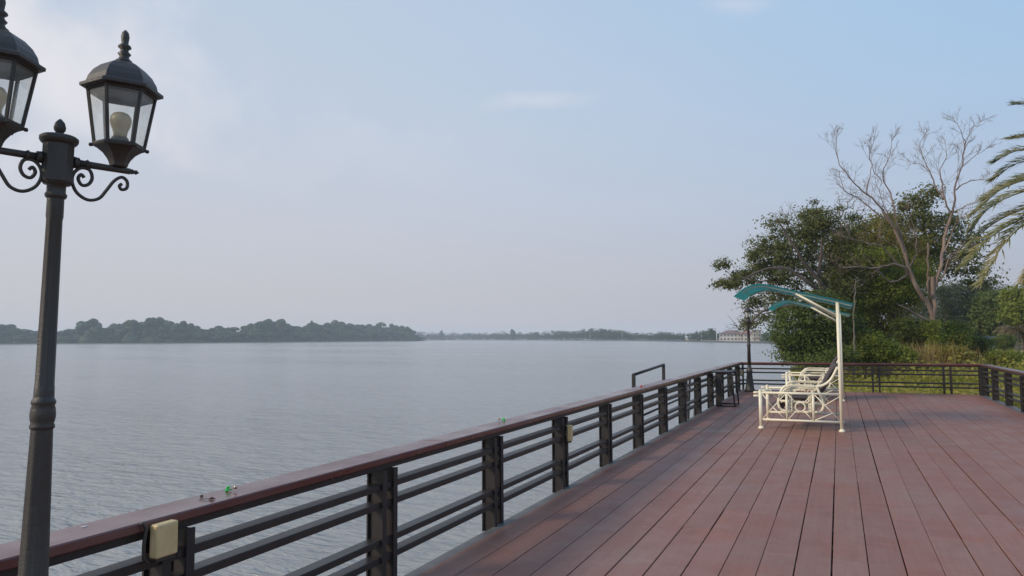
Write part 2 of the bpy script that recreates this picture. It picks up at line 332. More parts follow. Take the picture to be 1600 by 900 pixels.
def watermat():
    m = bpy.data.materials.new('river_water'); m.use_nodes = True; nt = m.node_tree; b = nt.nodes['Principled BSDF']
    b.inputs['Base Color'].default_value = (.325, .322, .295, 1); b.inputs['Roughness'].default_value = .14; b.inputs['IOR'].default_value = 1.33; b.inputs['Specular IOR Level'].default_value = .5
    g = N(nt, 'ShaderNodeNewGeometry')
    def nz(scale, st, rot, det, dist=0):
        mp = N(nt, 'ShaderNodeMapping'); mp.inputs['Rotation'].default_value = (0, 0, rot); mp.inputs['Scale'].default_value = st; nt.links.new(g.outputs['Position'], mp.inputs[0])
        n = N(nt, 'ShaderNodeTexNoise'); n.inputs['Scale'].default_value = scale; n.inputs['Detail'].default_value = det; n.inputs['Roughness'].default_value = .55; n.inputs['Distortion'].default_value = dist; nt.links.new(mp.outputs[0], n.inputs[0]); return n
    def bump(h, dist, st, prev=None):
        q = N(nt, 'ShaderNodeBump'); q.inputs['Distance'].default_value = dist; q.inputs['Strength'].default_value = st; nt.links.new(h.outputs[0], q.inputs['Height'])
        if prev: nt.links.new(prev.outputs[0], q.inputs['Normal'])
        return q
    b1 = bump(nz(.75, (.45, 1.3, 1), -.55, 3, .6), .38, .6)
    b2 = bump(nz(2.4, (.45, 1.6, 1), -.38, 4, .6), .20, .85, b1)
    b3 = bump(nz(9, (.5, 1.4, 1), -.45, 3), .04, .7, b2)
    nt.links.new(b3.outputs[0], b.inputs['Normal'])
    wp = nz(.035, (.3, 1.3, 1), -.5, 5, .4); wr = N(nt, 'ShaderNodeMapRange'); nt.links.new(wp.outputs[0], wr.inputs[0]); wr.inputs[1].default_value = .35; wr.inputs[2].default_value = .65; wr.inputs[3].default_value = .6; wr.inputs[4].default_value = 1
    nt.links.new(wr.outputs[0], b2.inputs['Strength'])
    # wind-ruffled and calmer patches
    n = nz(.02, (.35, 1.2, 1), -.42, 4); r = N(nt, 'ShaderNodeMapRange'); nt.links.new(n.outputs[0], r.inputs[0]); r.inputs[1].default_value = .35; r.inputs[2].default_value = .65; r.inputs[3].default_value = .10; r.inputs[4].default_value = .22
    nt.links.new(r.outputs[0], b.inputs['Roughness'])
    return m
MT['water'] = watermat()

# ------------------------------------------------------------------ setting: river, banks
WZ = -1.4
def disc(name, R, z, m, n=96):
    rs = [0, 20, 60, 150, 400, 1000, R]; vs = [(0, 0, z)]; fs = []
    for r in rs[1:]:
        for k in range(n): vs.append((r*math.cos(2*PI*k/n), r*math.sin(2*PI*k/n), z))
    for k in range(n): fs.append((0, 1+k, 1+(k+1) % n))
    for j in range(len(rs)-2):
        for k in range(n): fs.append((1+j*n+k, 1+(j+1)*n+k, 1+(j+1)*n+(k+1) % n, 1+j*n+(k+1) % n))
    return MB().add(vs, fs).build(name, m)
riv = disc('river_water', 2300, WZ, MT['water']); tag(riv, kind='structure')
def shore_x(y):
    if y < 110: return -.1-.05*max(y, -40)
    return -5.6 + (y-110)*.35
GZ = -.5
def ground_z(x, y):
    d = x-shore_x(y); t = min(max((d+1.6)/3.2, 0), 1); t = t*t*(3-2*t)
    z = -3.2 + (3.2+GZ)*t
    if x > 6: z += .12*math.sin(x*.31)*math.cos(y*.23)
    if y > 45: z += min(.6, (y-45)*.012)*t
    return z
def grid(name, xs, ys, fz, m):
    vs = [(x, y, fz(x, y)) for y in ys for x in xs]; nx = len(xs)
    fs = [(j*nx+i, j*nx+i+1, (j+1)*nx+i+1, (j+1)*nx+i) for j in range(len(ys)-1) for i in range(nx-1)]
    me = MB().add(vs, fs, True); return me.build(name, m)
xs = [-40, -20] + list(np.arange(-12, 14, .8)) + [16, 19, 23, 28, 35, 45, 60, 80, 110, 150, 220, 330, 480]
ys = [-60, -30, -10] + list(np.arange(0, 60, 1.5)) + [63, 67, 72, 78, 85, 93, 100, 110, 122, 140, 165, 200, 240]
tag(grid('riverbank', xs, ys, ground_z, MT['soil']), kind='structure')

# far banks: low mud flats standing in the river
def flat(name, front, depth, m, h=.6):
    """front: list of xy along the waterline (left to right); depth: metres back"""
    vs = []; fs = []; n = len(front)
    P = [Vector((a, b)) for a, b in front]
    for i, p in enumerate(P):
        t = (P[min(i+1, n-1)]-P[max(i-1, 0)]).normalized(); q = Vector((-t.y, t.x))
        for k, (d, z) in enumerate(((0, WZ-.8), (1.5, WZ+.15), (5, WZ+h), (depth, WZ+h), (depth+6, WZ-.8))): vs.append((p.x+q.x*d, p.y+q.y*d, z))
    for i in range(n-1):
        for k in range(4): fs.append((i*5+k, (i+1)*5+k, (i+1)*5+k+1, i*5+k+1))
    return tag(MB().add(vs, fs, False).build(name, m), kind='structure')
ISL = [(-900, 400), (-670, 396), (-560, 398), (-493, 517), (-500, 640), (-517, 830), (-540, 870)]
ISLF = [(-1000, 380), (-760, 392), (-690, 400), (-590, 425), (-520, 470), (-500, 540), (-500, 660), (-515, 790), (-520, 846)]
flat('headland', ISLF, 120, MT['mud'])
FARF = [(-980, 1560), (-743, 1324), (-500, 1060), (-294, 844), (-159, 626), (-100, 500), (-60, 413), (-32, 348), (-10, 312), (60, 290), (260, 300)]
flat('far_shore', FARF, 70, MT['mud'], h=.8)

# ------------------------------------------------------------------ deck
LX, RX, Y0, Y1, PW = -2.74, 3.5, -3.0, 24.0, .24
deck = empty('deck'); tag(deck, kind='structure')
plmeshes = {}
def plank_mesh(L):
    k = round(L*4)/4
    if k not in plmeshes: plmeshes[k] = MB().box((-PW/2+.004, 0, -.035), (PW/2-.004, k-.005, 0), .003).mesh('plank')
    return plmeshes[k], k
for c in range(26):
    xc = LX+PW*(c+.5); y = Y0-random.choice([0, 1, 1.75, 2.5, 3.5, 4.25, 5, 5.75])
    while y < Y1:
        L = random.choice([4.5, 5, 5.5, 6, 6.5, 7.25])
        if y+L > Y1-1.2: L = Y1-y
        me, k = plank_mesh(L)
        if y+k > Y0-1:
            o = link('plank', me, MT['plank'], deck, (xc+random.uniform(-.0028, .0028), y, random.uniform(-.0022, .0012)))
            o.rotation_euler = (0, random.uniform(-.004, .004), random.uniform(-.0005, .0005))
        y += k
b = MB()
for i in range(46): b.box((LX-.09, Y0-.2+i*.6, -.16), (RX+.15, Y0-.14+i*.6, -.04))
tag(b.build('joist', MT['rail'], deck), kind='stuff')
b = MB(); b.box((LX-.005, Y0, -.3), (LX-.10, Y1+.1, -.012)).box((LX-.104, Y0, -.3), (LX-.215, Y1+.1, -.075)); b.build('edge_beam', MT['ledge'], deck)
b = MB(); b.box((LX-.20, Y1+.012, -.3), (RX+.2, Y1+.10, -.012)); b.build('edge_beam', MT['ledge'], deck)
b = MB(); b.box((RX+.005, Y0, -.3), (RX+.2, Y1+.01, -.012)); b.build('edge_beam', MT['ledge'], deck)
for y in range(-2, 25, 3):
    for x in (-2.6, .4, 3.3): MB().lathe([(.13, -3.0), (.13, -.17)], (x, y+.3, 0), 12).build('pile', MT['conc'], deck)

# ------------------------------------------------------------------ railings
HR = .85
def railing(ax, ay, bx, by, side, posts, label, caps, pg=.066):
    """runs from a to b; side = unit vector pointing outwards from the deck"""
    root = empty('railing', (ax, ay, 0)); tag(root, label, 'railing', 'black railings round the deck')
    d = Vector((bx-ax, by-ay, 0)); L = d.length; d.normalize(); s = Vector(side+(0,))
    def obox(nm, m, t0, t1, s0, s1, z0, z1, bev=0):
        mb = MB(); mb.box((0, 0, 0), (t1-t0, s1-s0, z1-z0), bev)
        mb.v = [tuple(d*(v[0]+t0)+s*(v[1]+s0)+Vector((0, 0, v[2]+z0))) for v in mb.v]
        if d.cross(s).z < 0: mb.f = [list(reversed(f)) for f in mb.f]
        return mb.build(nm, m, root)
    for i in range(len(caps)-1): obox('cap_rail', MT['cap'], caps[i]+.002, caps[i+1]-.002, 0+.045, .045+.225, HR-.045, HR, .006)
    obox('cap_bearer', MT['rail'], 0, L, .075, .165, HR-.085, HR-.048)
    for t in posts:
        for k in (-pg, pg):
            # each upright is a channel: web and two flanges
            mb = MB(); mb.box((t+k-.006, .045, -.06), (t+k+.006, .165, HR-.086)); mb.box((t+k-.024, .040, -.061), (t+k+.024, .052, HR-.087)); mb.box((t+k-.024, .158, -.061), (t+k+.024, .170, HR-.087))
            mb.v = [tuple(d*v[0]+s*v[1]+Vector((0, 0, v[2]))) for v in mb.v]
            if d.cross(s).z < 0: mb.f = [list(reversed(f)) for f in mb.f]
            mb.build('post', MT['rail'], root)
    P = [0]+list(posts)+[L]
    edges = sorted(set([round(p, 4) for p in P]))
    for z in (.655, .535, .29, .175):
        for i in range(len(edges)-1):
            obox('slat', MT['slat'], edges[i]+.0015, edges[i+1]-.0015, .055, .145, z-.022, z+.022, .003)
    return root
lp = [2.49+1.737*k for k in range(-3, 14)]           # post pairs along the river side
railing(LX-.04+.0, Y0, LX-.04, Y1+.05, (-1, 0), [p-Y0 for p in lp if p < Y1-.1], 'long black steel railing with red-brown wooden cap on the river side of the deck', [0, 2.0, 8.0, 14.45, 20.8, 27.26])
railing(LX-.24, Y1+.03, RX+.26, Y1+.03, (0, 1), [.25, 2.11, 3.95, 5.78, 6.66], 'black steel railing across the far end of the deck below the trees', [0, 2.9, 5.6, 6.70], .088)
railing(RX+.04, Y1+.02, RX+.04, Y0, (1, 0), [.12+1.62*k for k in range(0, 17)], 'black steel railing with brown cap along the right edge, beside the green bank', [0.2, 4.2, 9.2, 14, 20, 27])

# ------------------------------------------------------------------ lamps
def lantern(parent, c, s=1.0, name='lantern'):
    """six-sided carriage lantern; c = bottom of neck; heights in metres for s=1"""
    L = empty(name, c); L.parent = parent
    def hexa(prof, rot=.5): return MB().lathe([(r*s, z*s) for r, z in prof], (0, 0, 0), 6, False, rot)
    hexa([(.022, 0), (.030, .004), (.034, .018), (.040, .03), (.055, .05), (.075, .065), (.092, .072), (.094, .080), (.085, .082)]).build('cup', MT['iron'], L)
    b = hexa([(.118, .287), (.142, .292), (.142, .303), (.130, .307), (.118, .318)]); b.build('eave', MT['iron'], L)
    b = MB().lathe([(r*s, z*s) for r, z in [(.122, .312), (.116, .335), (.100, .362), (.076, .385), (.048, .400), (.026, .408), (.018, .415)]], (0, 0, 0), 6, False, .5)
    b.lathe([(r*s, z*s) for r, z in [(.028, .404), (.030, .412), (.020, .420), (.016, .430), (.024, .440), (.016, .448), (.013, .456), (.024, .466), (.022, .472), (.012, .480), (.013, .492), (.015, .508), (.012, .524), (.004, .534)]], (0, 0, 0), 12)
    b.build('roof', MT['iron'], L)
    f = MB()
    for k in range(6):
        a = 2*PI*(k+.5)/6; q = Vector((math.cos(a), math.sin(a), 0))
        f.tube([q*.083*s+Vector((0, 0, .078*s)), q*.115*s+Vector((0, 0, .292*s))], .0065*s, 4)
        a2 = 2*PI*(k+1.5)/6; q2 = Vector((math.cos(a2), math.sin(a2), 0))
        f.tube([q*.084*s+Vector((0, 0, .084*s)), q2*.084*s+Vector((0, 0, .084*s))], .005*s, 4)
        f.tube([q*.114*s+Vector((0, 0, .284*s)), q2*.114*s+Vector((0, 0, .284*s))], .006*s, 4)
        f.lathe([(.006*s, .068*s), (.009*s, .074*s), (.006*s, .080*s)], (q.x*.094*s, q.y*.094*s, 0), 6)
        pv = [q*.082*s+Vector((0, 0, .083*s)), q2*.082*s+Vector((0, 0, .083*s)), q2*.113*s+Vector((0, 0, .284*s)), q*.113*s+Vector((0, 0, .284*s))]
        n = (pv[1]-pv[0]).cross(pv[3]-pv[0]).normalized()*.0015
        MB().add([p for p in pv]+[p-n for p in pv], [(0, 1, 2, 3), (7, 6, 5, 4), (0, 4, 5, 1), (1, 5, 6, 2), (2, 6, 7, 3), (3, 7, 4, 0)]).build('pane', MT['glass'], L)
    f.build('frame', MT['iron'], L)
    sk = MB().lathe([(.1105*s, .268*s), (.1125*s, .2865*s), (.1110*s, .2865*s), (.1090*s, .268*s), (.1105*s, .268*s)], (0, 0, 0), 6, False, .5); sk.f = sk.f[:-2]; sk.sm = sk.sm[:-2]; sk.build('skirt', MT['iron'], L)
    MB().lathe([(.030*s, .080*s), (.030*s, .112*s), (.026*s, .114*s)], (0, 0, 0), 14).build('lamp_holder', MT['iron'], L)
    MB().lathe([(r*s, z*s) for r, z in [(.024, .112), (.024, .128), (.027, .142), (.034, .160), (.038, .176), (.036, .192), (.027, .205), (.014, .211), (.002, .213)]], (0, 0, 0), 18).build('bulb', MT['bulb'], L)
    return L
def scroll(parent, sgn, d):
    """wrought-iron C scroll below the arm; 2D (along arm, down) spline"""
    pts = [(.046, -.015), (.062, -.030), (.066, -.010), (.058, .012), (.078, .022), (.100, .008), (.104, -.022), (.088, -.046), (.066, -.044), (.060, -.026), (.072, -.016), (.084, -.026)]
    c1 = [(.080, -.030), (.070, -.020), (.062, -.036), (.074, -.056), (.094, -.050), (.104, -.026), (.094, .000), (.068, .002), (.048, -.020), (.045, -.052), (.062, -.086), (.095, -.104), (.128, -.094), (.150, -.062), (.172, -.026), (.196, -.008), (.214, -.020), (.214, -.044), (.198, -.052), (.190, -.040), (.198, -.032)]
    P = [(d*sgn*a) + Vector((0, 0, z-.005)) for a, z in c1]
    return MB().tube(spline(P, 4), .0058, 8).build('scroll', MT['iron'], parent)
LPX = Vector((-2.354, 1.546, 0))
near = empty('street_lamp', LPX); tag(near, 'tall black street lamp with two glass lanterns at the left, beside the rail', 'street lamp')
fl = MB()
prof = [(.15, 0), (.15, .04), (.12, .06), (.105, .30), (.085, .52), (.075, .60), (.062, .62), (.060, .68), (.046, .70), (.0365, 1.15), (.0315, 1.37)]
def fluted(prof, n=40, fl_=8, amp=.0022, z0=0, z1=9):
    vs = []; fs = []
    for r, z in prof:
        for k in range(n):
            a = 2*PI*k/n; q = r-(amp if z0 < z < z1 else 0)*max(0, math.cos(fl_*a))**.6*2 if math.cos(fl_*a) > 0 else r
            vs.append((q*math.cos(a), q*math.sin(a), z))
    for i in range(len(prof)-1):
        for k in range(n): fs.append((i*n+k, i*n+(k+1) % n, (i+1)*n+(k+1) % n, (i+1)*n+k))
    return MB().add(vs, fs, True)
fluted(prof, z0=.71, z1=1.35).build('lower_pole', MT['iron'], near)
MB().lathe([(.031, 1.365), (.0355, 1.368), (.036, 1.376), (.0325, 1.384), (.0355, 1.394), (.0372, 1.410), (.0355, 1.430), (.0322, 1.442), (.0355, 1.448), (.0355, 1.456), (.031, 1.462), (.0295, 1.47)], (0, 0, 0), 28).build('collar', MT['iron'], near)
fluted([(.0295, 1.466), (.029, 1.50), (.028, 1.505), (.0235, 2.05), (.0255, 2.06), (.025, 2.125)], z0=1.502, z1=2.055, amp=.0014).build('upper_pole', MT['iron'], near)
MB().lathe([(.025, 2.12), (.031, 2.125), (.033, 2.134), (.028, 2.142), (.028, 2.165), (.040, 2.170)], (0, 0, 0), 28).lathe([(.040, 2.168), (.047, 2.178), (.047, 2.305)], (0, 0, 0), 10, False).lathe([(.047, 2.303), (.053, 2.308), (.0575, 2.316), (.0575, 2.326), (.050, 2.332), (.020, 2.337)], (0, 0, 0), 28).build('head', MT['iron'], near)
MB().lathe([(.006, 2.334), (.012, 2.340), (.0125, 2.346), (.017, 2.352), (.0185, 2.362), (.014, 2.378), (.006, 2.388), (.001, 2.392)], (0, 0, 0), 16).build('finial', MT['iron'], near)
AD = Vector((.36, .93, 0)).normalized(); AZ = 2.252
for sg in (1, -1):
    arm = MB().tube([AD*sg*.045+Vector((0, 0, AZ)), AD*sg*.19+Vector((0, 0, AZ)), AD*sg*.222+Vector((0, 0, AZ))], [.0125, .011, .011], 12)
    arm.tube([AD*sg*.222+Vector((0, 0, AZ)), AD*sg*.228+Vector((0, 0, AZ)), AD*sg*.236+Vector((0, 0, AZ)), AD*sg*.242+Vector((0, 0, AZ)), AD*sg*.252+Vector((0, 0, AZ))], [.006, .010, .006, .009, .001], 10)
    arm.tube([AD*sg*.045+Vector((0, 0, AZ)), AD*sg*.062+Vector((0, 0, AZ))], [.020, .018], 12)
    arm.tube([AD*sg*.080+Vector((0, 0, AZ)), AD*sg*.086+Vector((0, 0, AZ)), AD*sg*.092+Vector((0, 0, AZ))], [.013, .017, .013], 12)
    ao = arm.build('arm', MT['iron'], near)
    s_ = scroll(near, sg, AD); s_.location = (0, 0, AZ-.012)
    lt = lantern(near, (AD*sg*.184)+Vector((0, 0, AZ+.008)), .93); lt.rotation_euler = (0, 0, .45)
LEAN = Matrix.Translation(Vector((0, 0, 2.25))) @ Matrix.Rotation(math.radians(1.0), 4, Vector((-LPX.x, -LPX.y, 0)).normalized()*-1) @ Matrix.Translation(Vector((0, 0, -2.25)))
near.matrix_world = Matrix.Translation(LPX) @ LEAN
far = empty('street_lamp', (-2.50, 23.06, 0)); tag(far, 'distant black lamp post with a single lantern at the far corner of the deck', 'street lamp')
MB().lathe([(.15, 0), (.15, .05), (.135, .08), (.125, .12), (.085, .50), (.08, .58), (.092, .60), (.092, .64), (.065, .68), (.055, .80)], (0, 0, 0), 20).build('base', MT['iron'], far)
MB().lathe([(.055, .80), (.047, 1.35), (.056, 1.37), (.056, 1.42), (.044, 1.45), (.038, 2.05), (.075, 2.07), (.085, 2.16), (.060, 2.22)], (0, 0, 0), 16).build('pole', MT['iron'], far)
lantern(far, (0, 0, 2.16), .93)

# ------------------------------------------------------------------ canopy swings
def make_swing():
    root = empty('garden_swing'); W = 1.42
    def frame(y):
        b = MB(); b.tube([(0, y, 0), (0, y, 2.27)], .030, 12); b.lathe([(.055, 0), (.055, .02), (.038, .035), (.032, .05)], (0, y, 0), 12); return b
    for y in (0, W):
        frame(y).build('rear_post', MT['cream'], root)
        b = MB(); b.tube([(-1.33, y, 0), (-1.33, y, .68)], .032, 12); b.lathe([(.055, 0), (.055, .02), (.038, .035), (.032, .05)], (-1.33, y, 0), 12); b.lathe([(.034, .675), (.030, .69), (.015, .70), (.002, .702)], (-1.33, y, 0), 12)
        b.build('front_post', MT['cream'], root)
        for z, r in ((.645, .021), (.165, .020)): MB().tube([(-1.31, y, z), (-.02, y, z)], r, 10).build('side_rail', MT['cream'], root)
        for x in (-.885, -.447): MB().tube([(x, y, .178), (x, y, .635)], .022, 10).build('upright', MT['cream'], root)
        r = .0095
        for p, q in (((-1.30, .18), (-.905, .63)), ((-1.30, .625), (-1.12, .385)), ((-.92, .185), (-1.12, .385)),
                     ((-.425, .63), (-.02, .185)), ((-.26, .45), (-.02, .605)), ((-.425, .185), (-.14, .315)),
                     ((-.865, .63), (-.72, .47)), ((-.865, .185), (-.72, .345)), ((-.468, .63), (-.605, .47)), ((-.468, .185), (-.605, .345))):
            MB().tube([(p[0], y, p[1]), (q[0], y, q[1])], r, 6).build('brace', MT['cream'], root)
        MB().tube([(-.662+.082*math.cos(a), y, .408+.078*math.sin(a)) for a in np.linspace(0, 2*PI, 24, endpoint=False)], .0125, 8, closed=True).build('ring', MT['cream'], root)
        yi = y+(.05 if y == 0 else -.05)
        for x in (-.825, -.505):
            pb = MB(); pb.box((x-.028, yi-.006, .32), (x+.028, yi+.006, .62), .003); p = pb.build('hanger_plate', MT['cream'], root)
            for k in range(4):
                zz = .37+.06*k
                for sy in (-1, 1): MB().tube([(x, yi+sy*.005, zz), (x, yi+sy*.0075, zz)], .010, 8).build('hole', MT['hole'], p)
        ya = y+(.10 if y == 0 else -.10)
        loop = spline([(-.40, ya, .765), (-.60, ya, .772), (-.86, ya, .770), (-.955, ya, .72), (-1.015, ya, .58), (-1.035, ya, .45), (-1.00, ya, .355), (-.90, ya, .315), (-.62, ya, .31), (-.40, ya, .315), (-.31, ya, .36), (-.285, ya, .45), (-.31, ya, .56), (-.37, ya, .72), (-.385, ya, .765)], 5)
        MB().tube(loop, .0235, 10).build('arm_loop', MT['cream'], root)
        MB().tube(spline([(-.86, ya, .735), (-.93, ya, .69), (-.985, ya, .58)], 5), .016, 8).build('arm_trim', MT['cream'], root)
        MB().box((-.85, ya-.03, .775), (-.42, ya+.03, .797), .008).build('arm_pad', MT['cream'], root)
        MB().tube(spline([(-.40, ya, .768), (-.30, ya, .785), (-.20, ya, .845), (-.12, ya, .945), (-.045, ya, 1.10)], 5), .0235, 10).build('back_tube', MT['cream'], root)
        MB().tube([(-1.0, ya, .50), (-.30, ya, .465)], .020, 8).build('seat_rail', MT['cream'], root)
        for z in (.645, .585): MB().tube([(-1.45, y, z), (-1.44, y, z), (-1.34, y, z)], [.012, .021, .021], 10).build('stub', MT['cream'], root)
        # canopy arm and strut
        arm = spline([(-1.60, y, 2.47), (-1.53, y, 2.52), (-1.38, y, 2.568), (-1.20, y, 2.572), (-.93, y, 2.505), (-.66, y, 2.43), (-.30, y, 2.335), (0, y, 2.255), (.23, y, 2.185)], 4)
        MB().tube(arm, .017, 8).build('canopy_arm', MT['aqua'], root)
        MB().tube([(-.02, y, 2.02), (-.68, y, 2.425)], .019, 8).build('strut', MT['cream'], root)
    for x, z in ((0, .165), (-1.33, .60), (0, 1.75)): MB().tube([(x, .03, z), (x, W-.03, z)], .019, 8).build('cross_bar', MT['cream'], root)
    MB().tube([(-.90, .08, .205), (-.90, W-.08, .205)], .017, 8).build('cross_bar', MT['cream'], root)
    MB().tube([(-.045, .11, 1.10), (-.045, W-.11, 1.10)], .022, 8).build('top_bar', MT['cream'], root)
    for x, z in ((-.98, .48), (-.66, .475), (-.36, .46)): MB().tube([(x, .1, z), (x, W-.1, z)], .015, 8).build('seat_bar', MT['cream'], root)
    # seat cushion in rounded folds
    def pad(cl, th, y0, y1, name):
        """cl: centre line (x,z); quilted slab"""
        C_ = spline([(a, 0, b_) for a, b_ in cl], 6); n = len(C_); vs = []; fs = []; ny = 9
        for i, p in enumerate(C_):
            t = (C_[min(i+1, n-1)]-C_[max(i-1, 0)]).normalized(); q = Vector((-t.z, 0, t.x)); u = i/(n-1)
            h = th*(.55+.45*math.sqrt(max(0, 1-(2*u-1)**6)))*(1-.22*(abs(math.sin(3*PI*u)) < .12))
            for s_ in (1, -1):
                for j in range(ny+1):
                    v = j/ny; e_ = (1-(2*v-1)**8); vs.append((p.x+q.x*h*s_*e_*.5, y0+(y1-y0)*v, p.z+q.z*h*s_*e_*.5))
        m_ = ny+1
        for i in range(n-1):
            for j in range(ny):
                a = i*2*m_+j; b_ = a+2*m_
                fs.append((a, a+1, b_+1, b_)); fs.append((a+m_, b_+m_, b_+m_+1, a+m_+1))
            for j in (0, ny):
                a = i*2*m_+j; b_ = a+2*m_; fs.append((a, b_, b_+m_, a+m_) if j == 0 else (a, a+m_, b_+m_, b_))
        for j in range(ny):
            fs.append((j, j+m_, j+m_+1, j+1)); a = (n-1)*2*m_+j; fs.append((a, a+1, a+1+m_, a+m_))
        return MB().add(vs, fs, True).build(name, MT['cushion'], root)
    pad([(-1.0, .55), (-.8, .553), (-.55, .545), (-.38, .53)], .10, .15, W-.15, 'seat_cushion')
    pad([(-.42, .58), (-.30, .72), (-.22, .88), (-.15, 1.0), (-.05, 1.15)], .11, .15, W-.15, 'back_cushion')
    pad([(-1.01, .54), (-1.02, .44), (-1.0, .31)], .05, .15, W-.15, 'front_flap')
    # canopy: ribbed translucent sheet
    prof_ = spline([(-1.73, 0, 2.385), (-1.62, 0, 2.475), (-1.53, 0, 2.535), (-1.38, 0, 2.588), (-1.20, 0, 2.592), (-.93, 0, 2.525), (-.66, 0, 2.45), (-.30, 0, 2.355), (0, 0, 2.275), (.25, 0, 2.20)], 4)
    n = len(prof_); ny = 34; vs = []; fs = []
    for lay in (0, 1):
        for i, p in enumerate(prof_):
            t = (prof_[min(i+1, n-1)]-prof_[max(i-1, 0)]).normalized(); q = Vector((-t.z, 0, t.x))
            for j in range(ny+1):
                o_ = .005+.008*(1 if j % 4 < 2 else 0)+.004*lay; vs.append((p.x+q.x*o_, -.10+(W+.2)*j/ny, p.z+q.z*o_))
    K = n*(ny+1)
    for i in range(n-1):
        for j in range(ny):
            a = i*(ny+1)+j; fs.append((a, a+ny+1, a+ny+2, a+1)); fs.append((K+a, K+a+1, K+a+ny+2, K+a+ny+1))
        for j in (0, ny):
            a = i*(ny+1)+j; fs.append((a, K+a, K+a+ny+1, a+ny+1))
    for j in range(ny):
        for i in (0, n-1): a = i*(ny+1)+j; fs.append((a, a+1, K+a+1, K+a))
    MB().add(vs, fs, False).build('canopy', MT['teal'], root)
    for i in (6, 16, 24, 32):
        p = prof_[i]; MB().tube([(p.x, .0, p.z-.02), (p.x, W, p.z-.02)], .010, 6).build('purlin', MT['aqua'], root)
    return root
sw = make_swing(); sw.location = (0, 13.9, 0)
tag(sw, 'cream tubular swing bench with teal curved canopy and dark cushions, the nearer one', 'garden swing', 'canopy swings on the deck')
sw2 = copy_tree(sw); sw2.location = (.045, 20.45, 0)
tag(sw2, 'second cream swing bench with teal canopy standing behind the nearer swing', 'garden swing', 'canopy swings on the deck')

# ------------------------------------------------------------------ things on and by the rail
def junction_box(x, y, z0, z1, wy, dx, label, tilt=0):
    r = empty('junction_box', (x, y, (z0+z1)/2)); tag(r, label, 'electrical box', 'cream electrical boxes on the river rail')
    h = (z1-z0)/2
    MB().box((0, -wy/2, -h), (dx, wy/2, h), .006).build('cover', MT['cream_box'], r)
    MB().box((-.012, -wy/2+.008, -h-.018), (dx*.8, wy/2-.008, -h-.001), .003).build('socket_base', MT['iron'], r)
    cb = [(dx*.3, -wy/2-.012, -h-.015), (dx*.3, -wy/2-.035, -h+.01), (dx*.3, -wy/2-.038, 0), (dx*.3, -wy/2-.030, h-.01), (dx*.2, -wy/2-.05, h+.02)]
    MB().tube(spline(cb, 4), .008, 6).build('cable', MT['iron'], r)
    r.rotation_euler = (tilt, 0, 0)
    return r
junction_box(-2.822, 2.385, .685, .832, .115, .05, 'large cream electrical box under the near rail cap, right of the lamp pole')
jb = junction_box(-2.818, 7.74, .50, .675, .07, .06, 'open cream electrical box halfway along the river rail', 0)
MB().box((.03, -.058, -.085), (.036, -.028, .08), .001).build('loose_lid', MT['cream_box'], jb)
junction_box(-2.82, 18.28, .45, .635, .10, .06, 'small pale electrical box beside the black metal table')
junction_box(-2.835, 23.65, .46, .63, .10, .06, 'pale electrical box in the far corner next to the distant lamp post')
def bell(x, y, rz, m, label, s=1):
    r = empty('fishing_bell', (x, y, HR), rz); tag(r, label, 'fishing bell', 'small bells clipped on the rail cap')
    b = MB(); b.tube([(0, 0, .004*s), (.006*s, 0, .026*s), (.022*s, 0, .028*s), (.012*s, 0, .016*s), (.026*s, 0, .006*s)], .0045*s, 8)
    b.box((-.006*s, -.008*s, .001), (.012*s, .008*s, .012*s), .002*s); b.tube([(0, .004*s, .006*s), (.004*s, .012*s, .020*s), (.014*s, .012*s, .026*s)], .004*s, 6)
    b.build('clip', m, r)
    MB().tube([(.018*s, 0, .008*s), (.044*s, 0, .017*s)], .0014*s, 6).build('stem', MT['brass'], r)
    ico = MB().lathe([(.001, -.010), (.006, -.0082), (.0092, -.004), (.0100, 0), (.0092, .004), (.006, .0082), (.001, .010)], (0, 0, 0), 14)
    ico.v = [(v[0]*s+.050*s, v[1]*s, v[2]*s+.021*s) for v in ico.v]; ico.build('bell_ball', MT['brass'], r)
    return r
bell(-2.985, 2.93, .45, MT['green'], 'bright green clip with a small round metal bell on the near cap rail', .95)
bell(-2.975, 6.42, PI+.4, MT['green'], 'green clip and bell further along the rail, above the third post from the camera', 1.1)
bell(-2.95, 11.6, .5, MT['red'], 'tiny red clip with pale bell on the rail in front of the stair handrail', 1.2)
b = MB(); b.tube([(0, 0, .003), (.03, .012, .006), (.055, .015, .004)], [.0015, .002, .001], 5); b.tube([(.045, .014, .004), (.06, .02, .008), (.078, .02, .004)], [.003, .007, .001], 6)
o = b.build('twig', MT['twig'], None, (-2.945, 2.71, HR)); o.rotation_euler = (0, 0, .35); tag(o, 'dark dry twig lying on the cap rail left of the green bell clip', 'twig')
b = MB(); b.tube([(0, 0, .003), (.008, .004, .006), (.018, .002, .003)], [.003, .0055, .002], 6); b.tube([(.006, -.004, .003), (.012, .004, .007)], .003, 5)
o = b.build('dead_leaf', MT['twig'], None, (-3.005, 2.775, HR)); tag(o, 'crumpled dark dead leaf on the cap rail above the twig', 'leaf')
b = MB(); b.lathe([(.010, .001), (.009, .0025), (.004, .003)], (0, 0, 0), 9)
o = b.build('white_fleck', MT['white'], None, (-2.99, 2.14, HR)); o.scale = (.8, 1.5, 1); tag(o, 'small white speck of dried dropping on the near cap rail', 'speck')

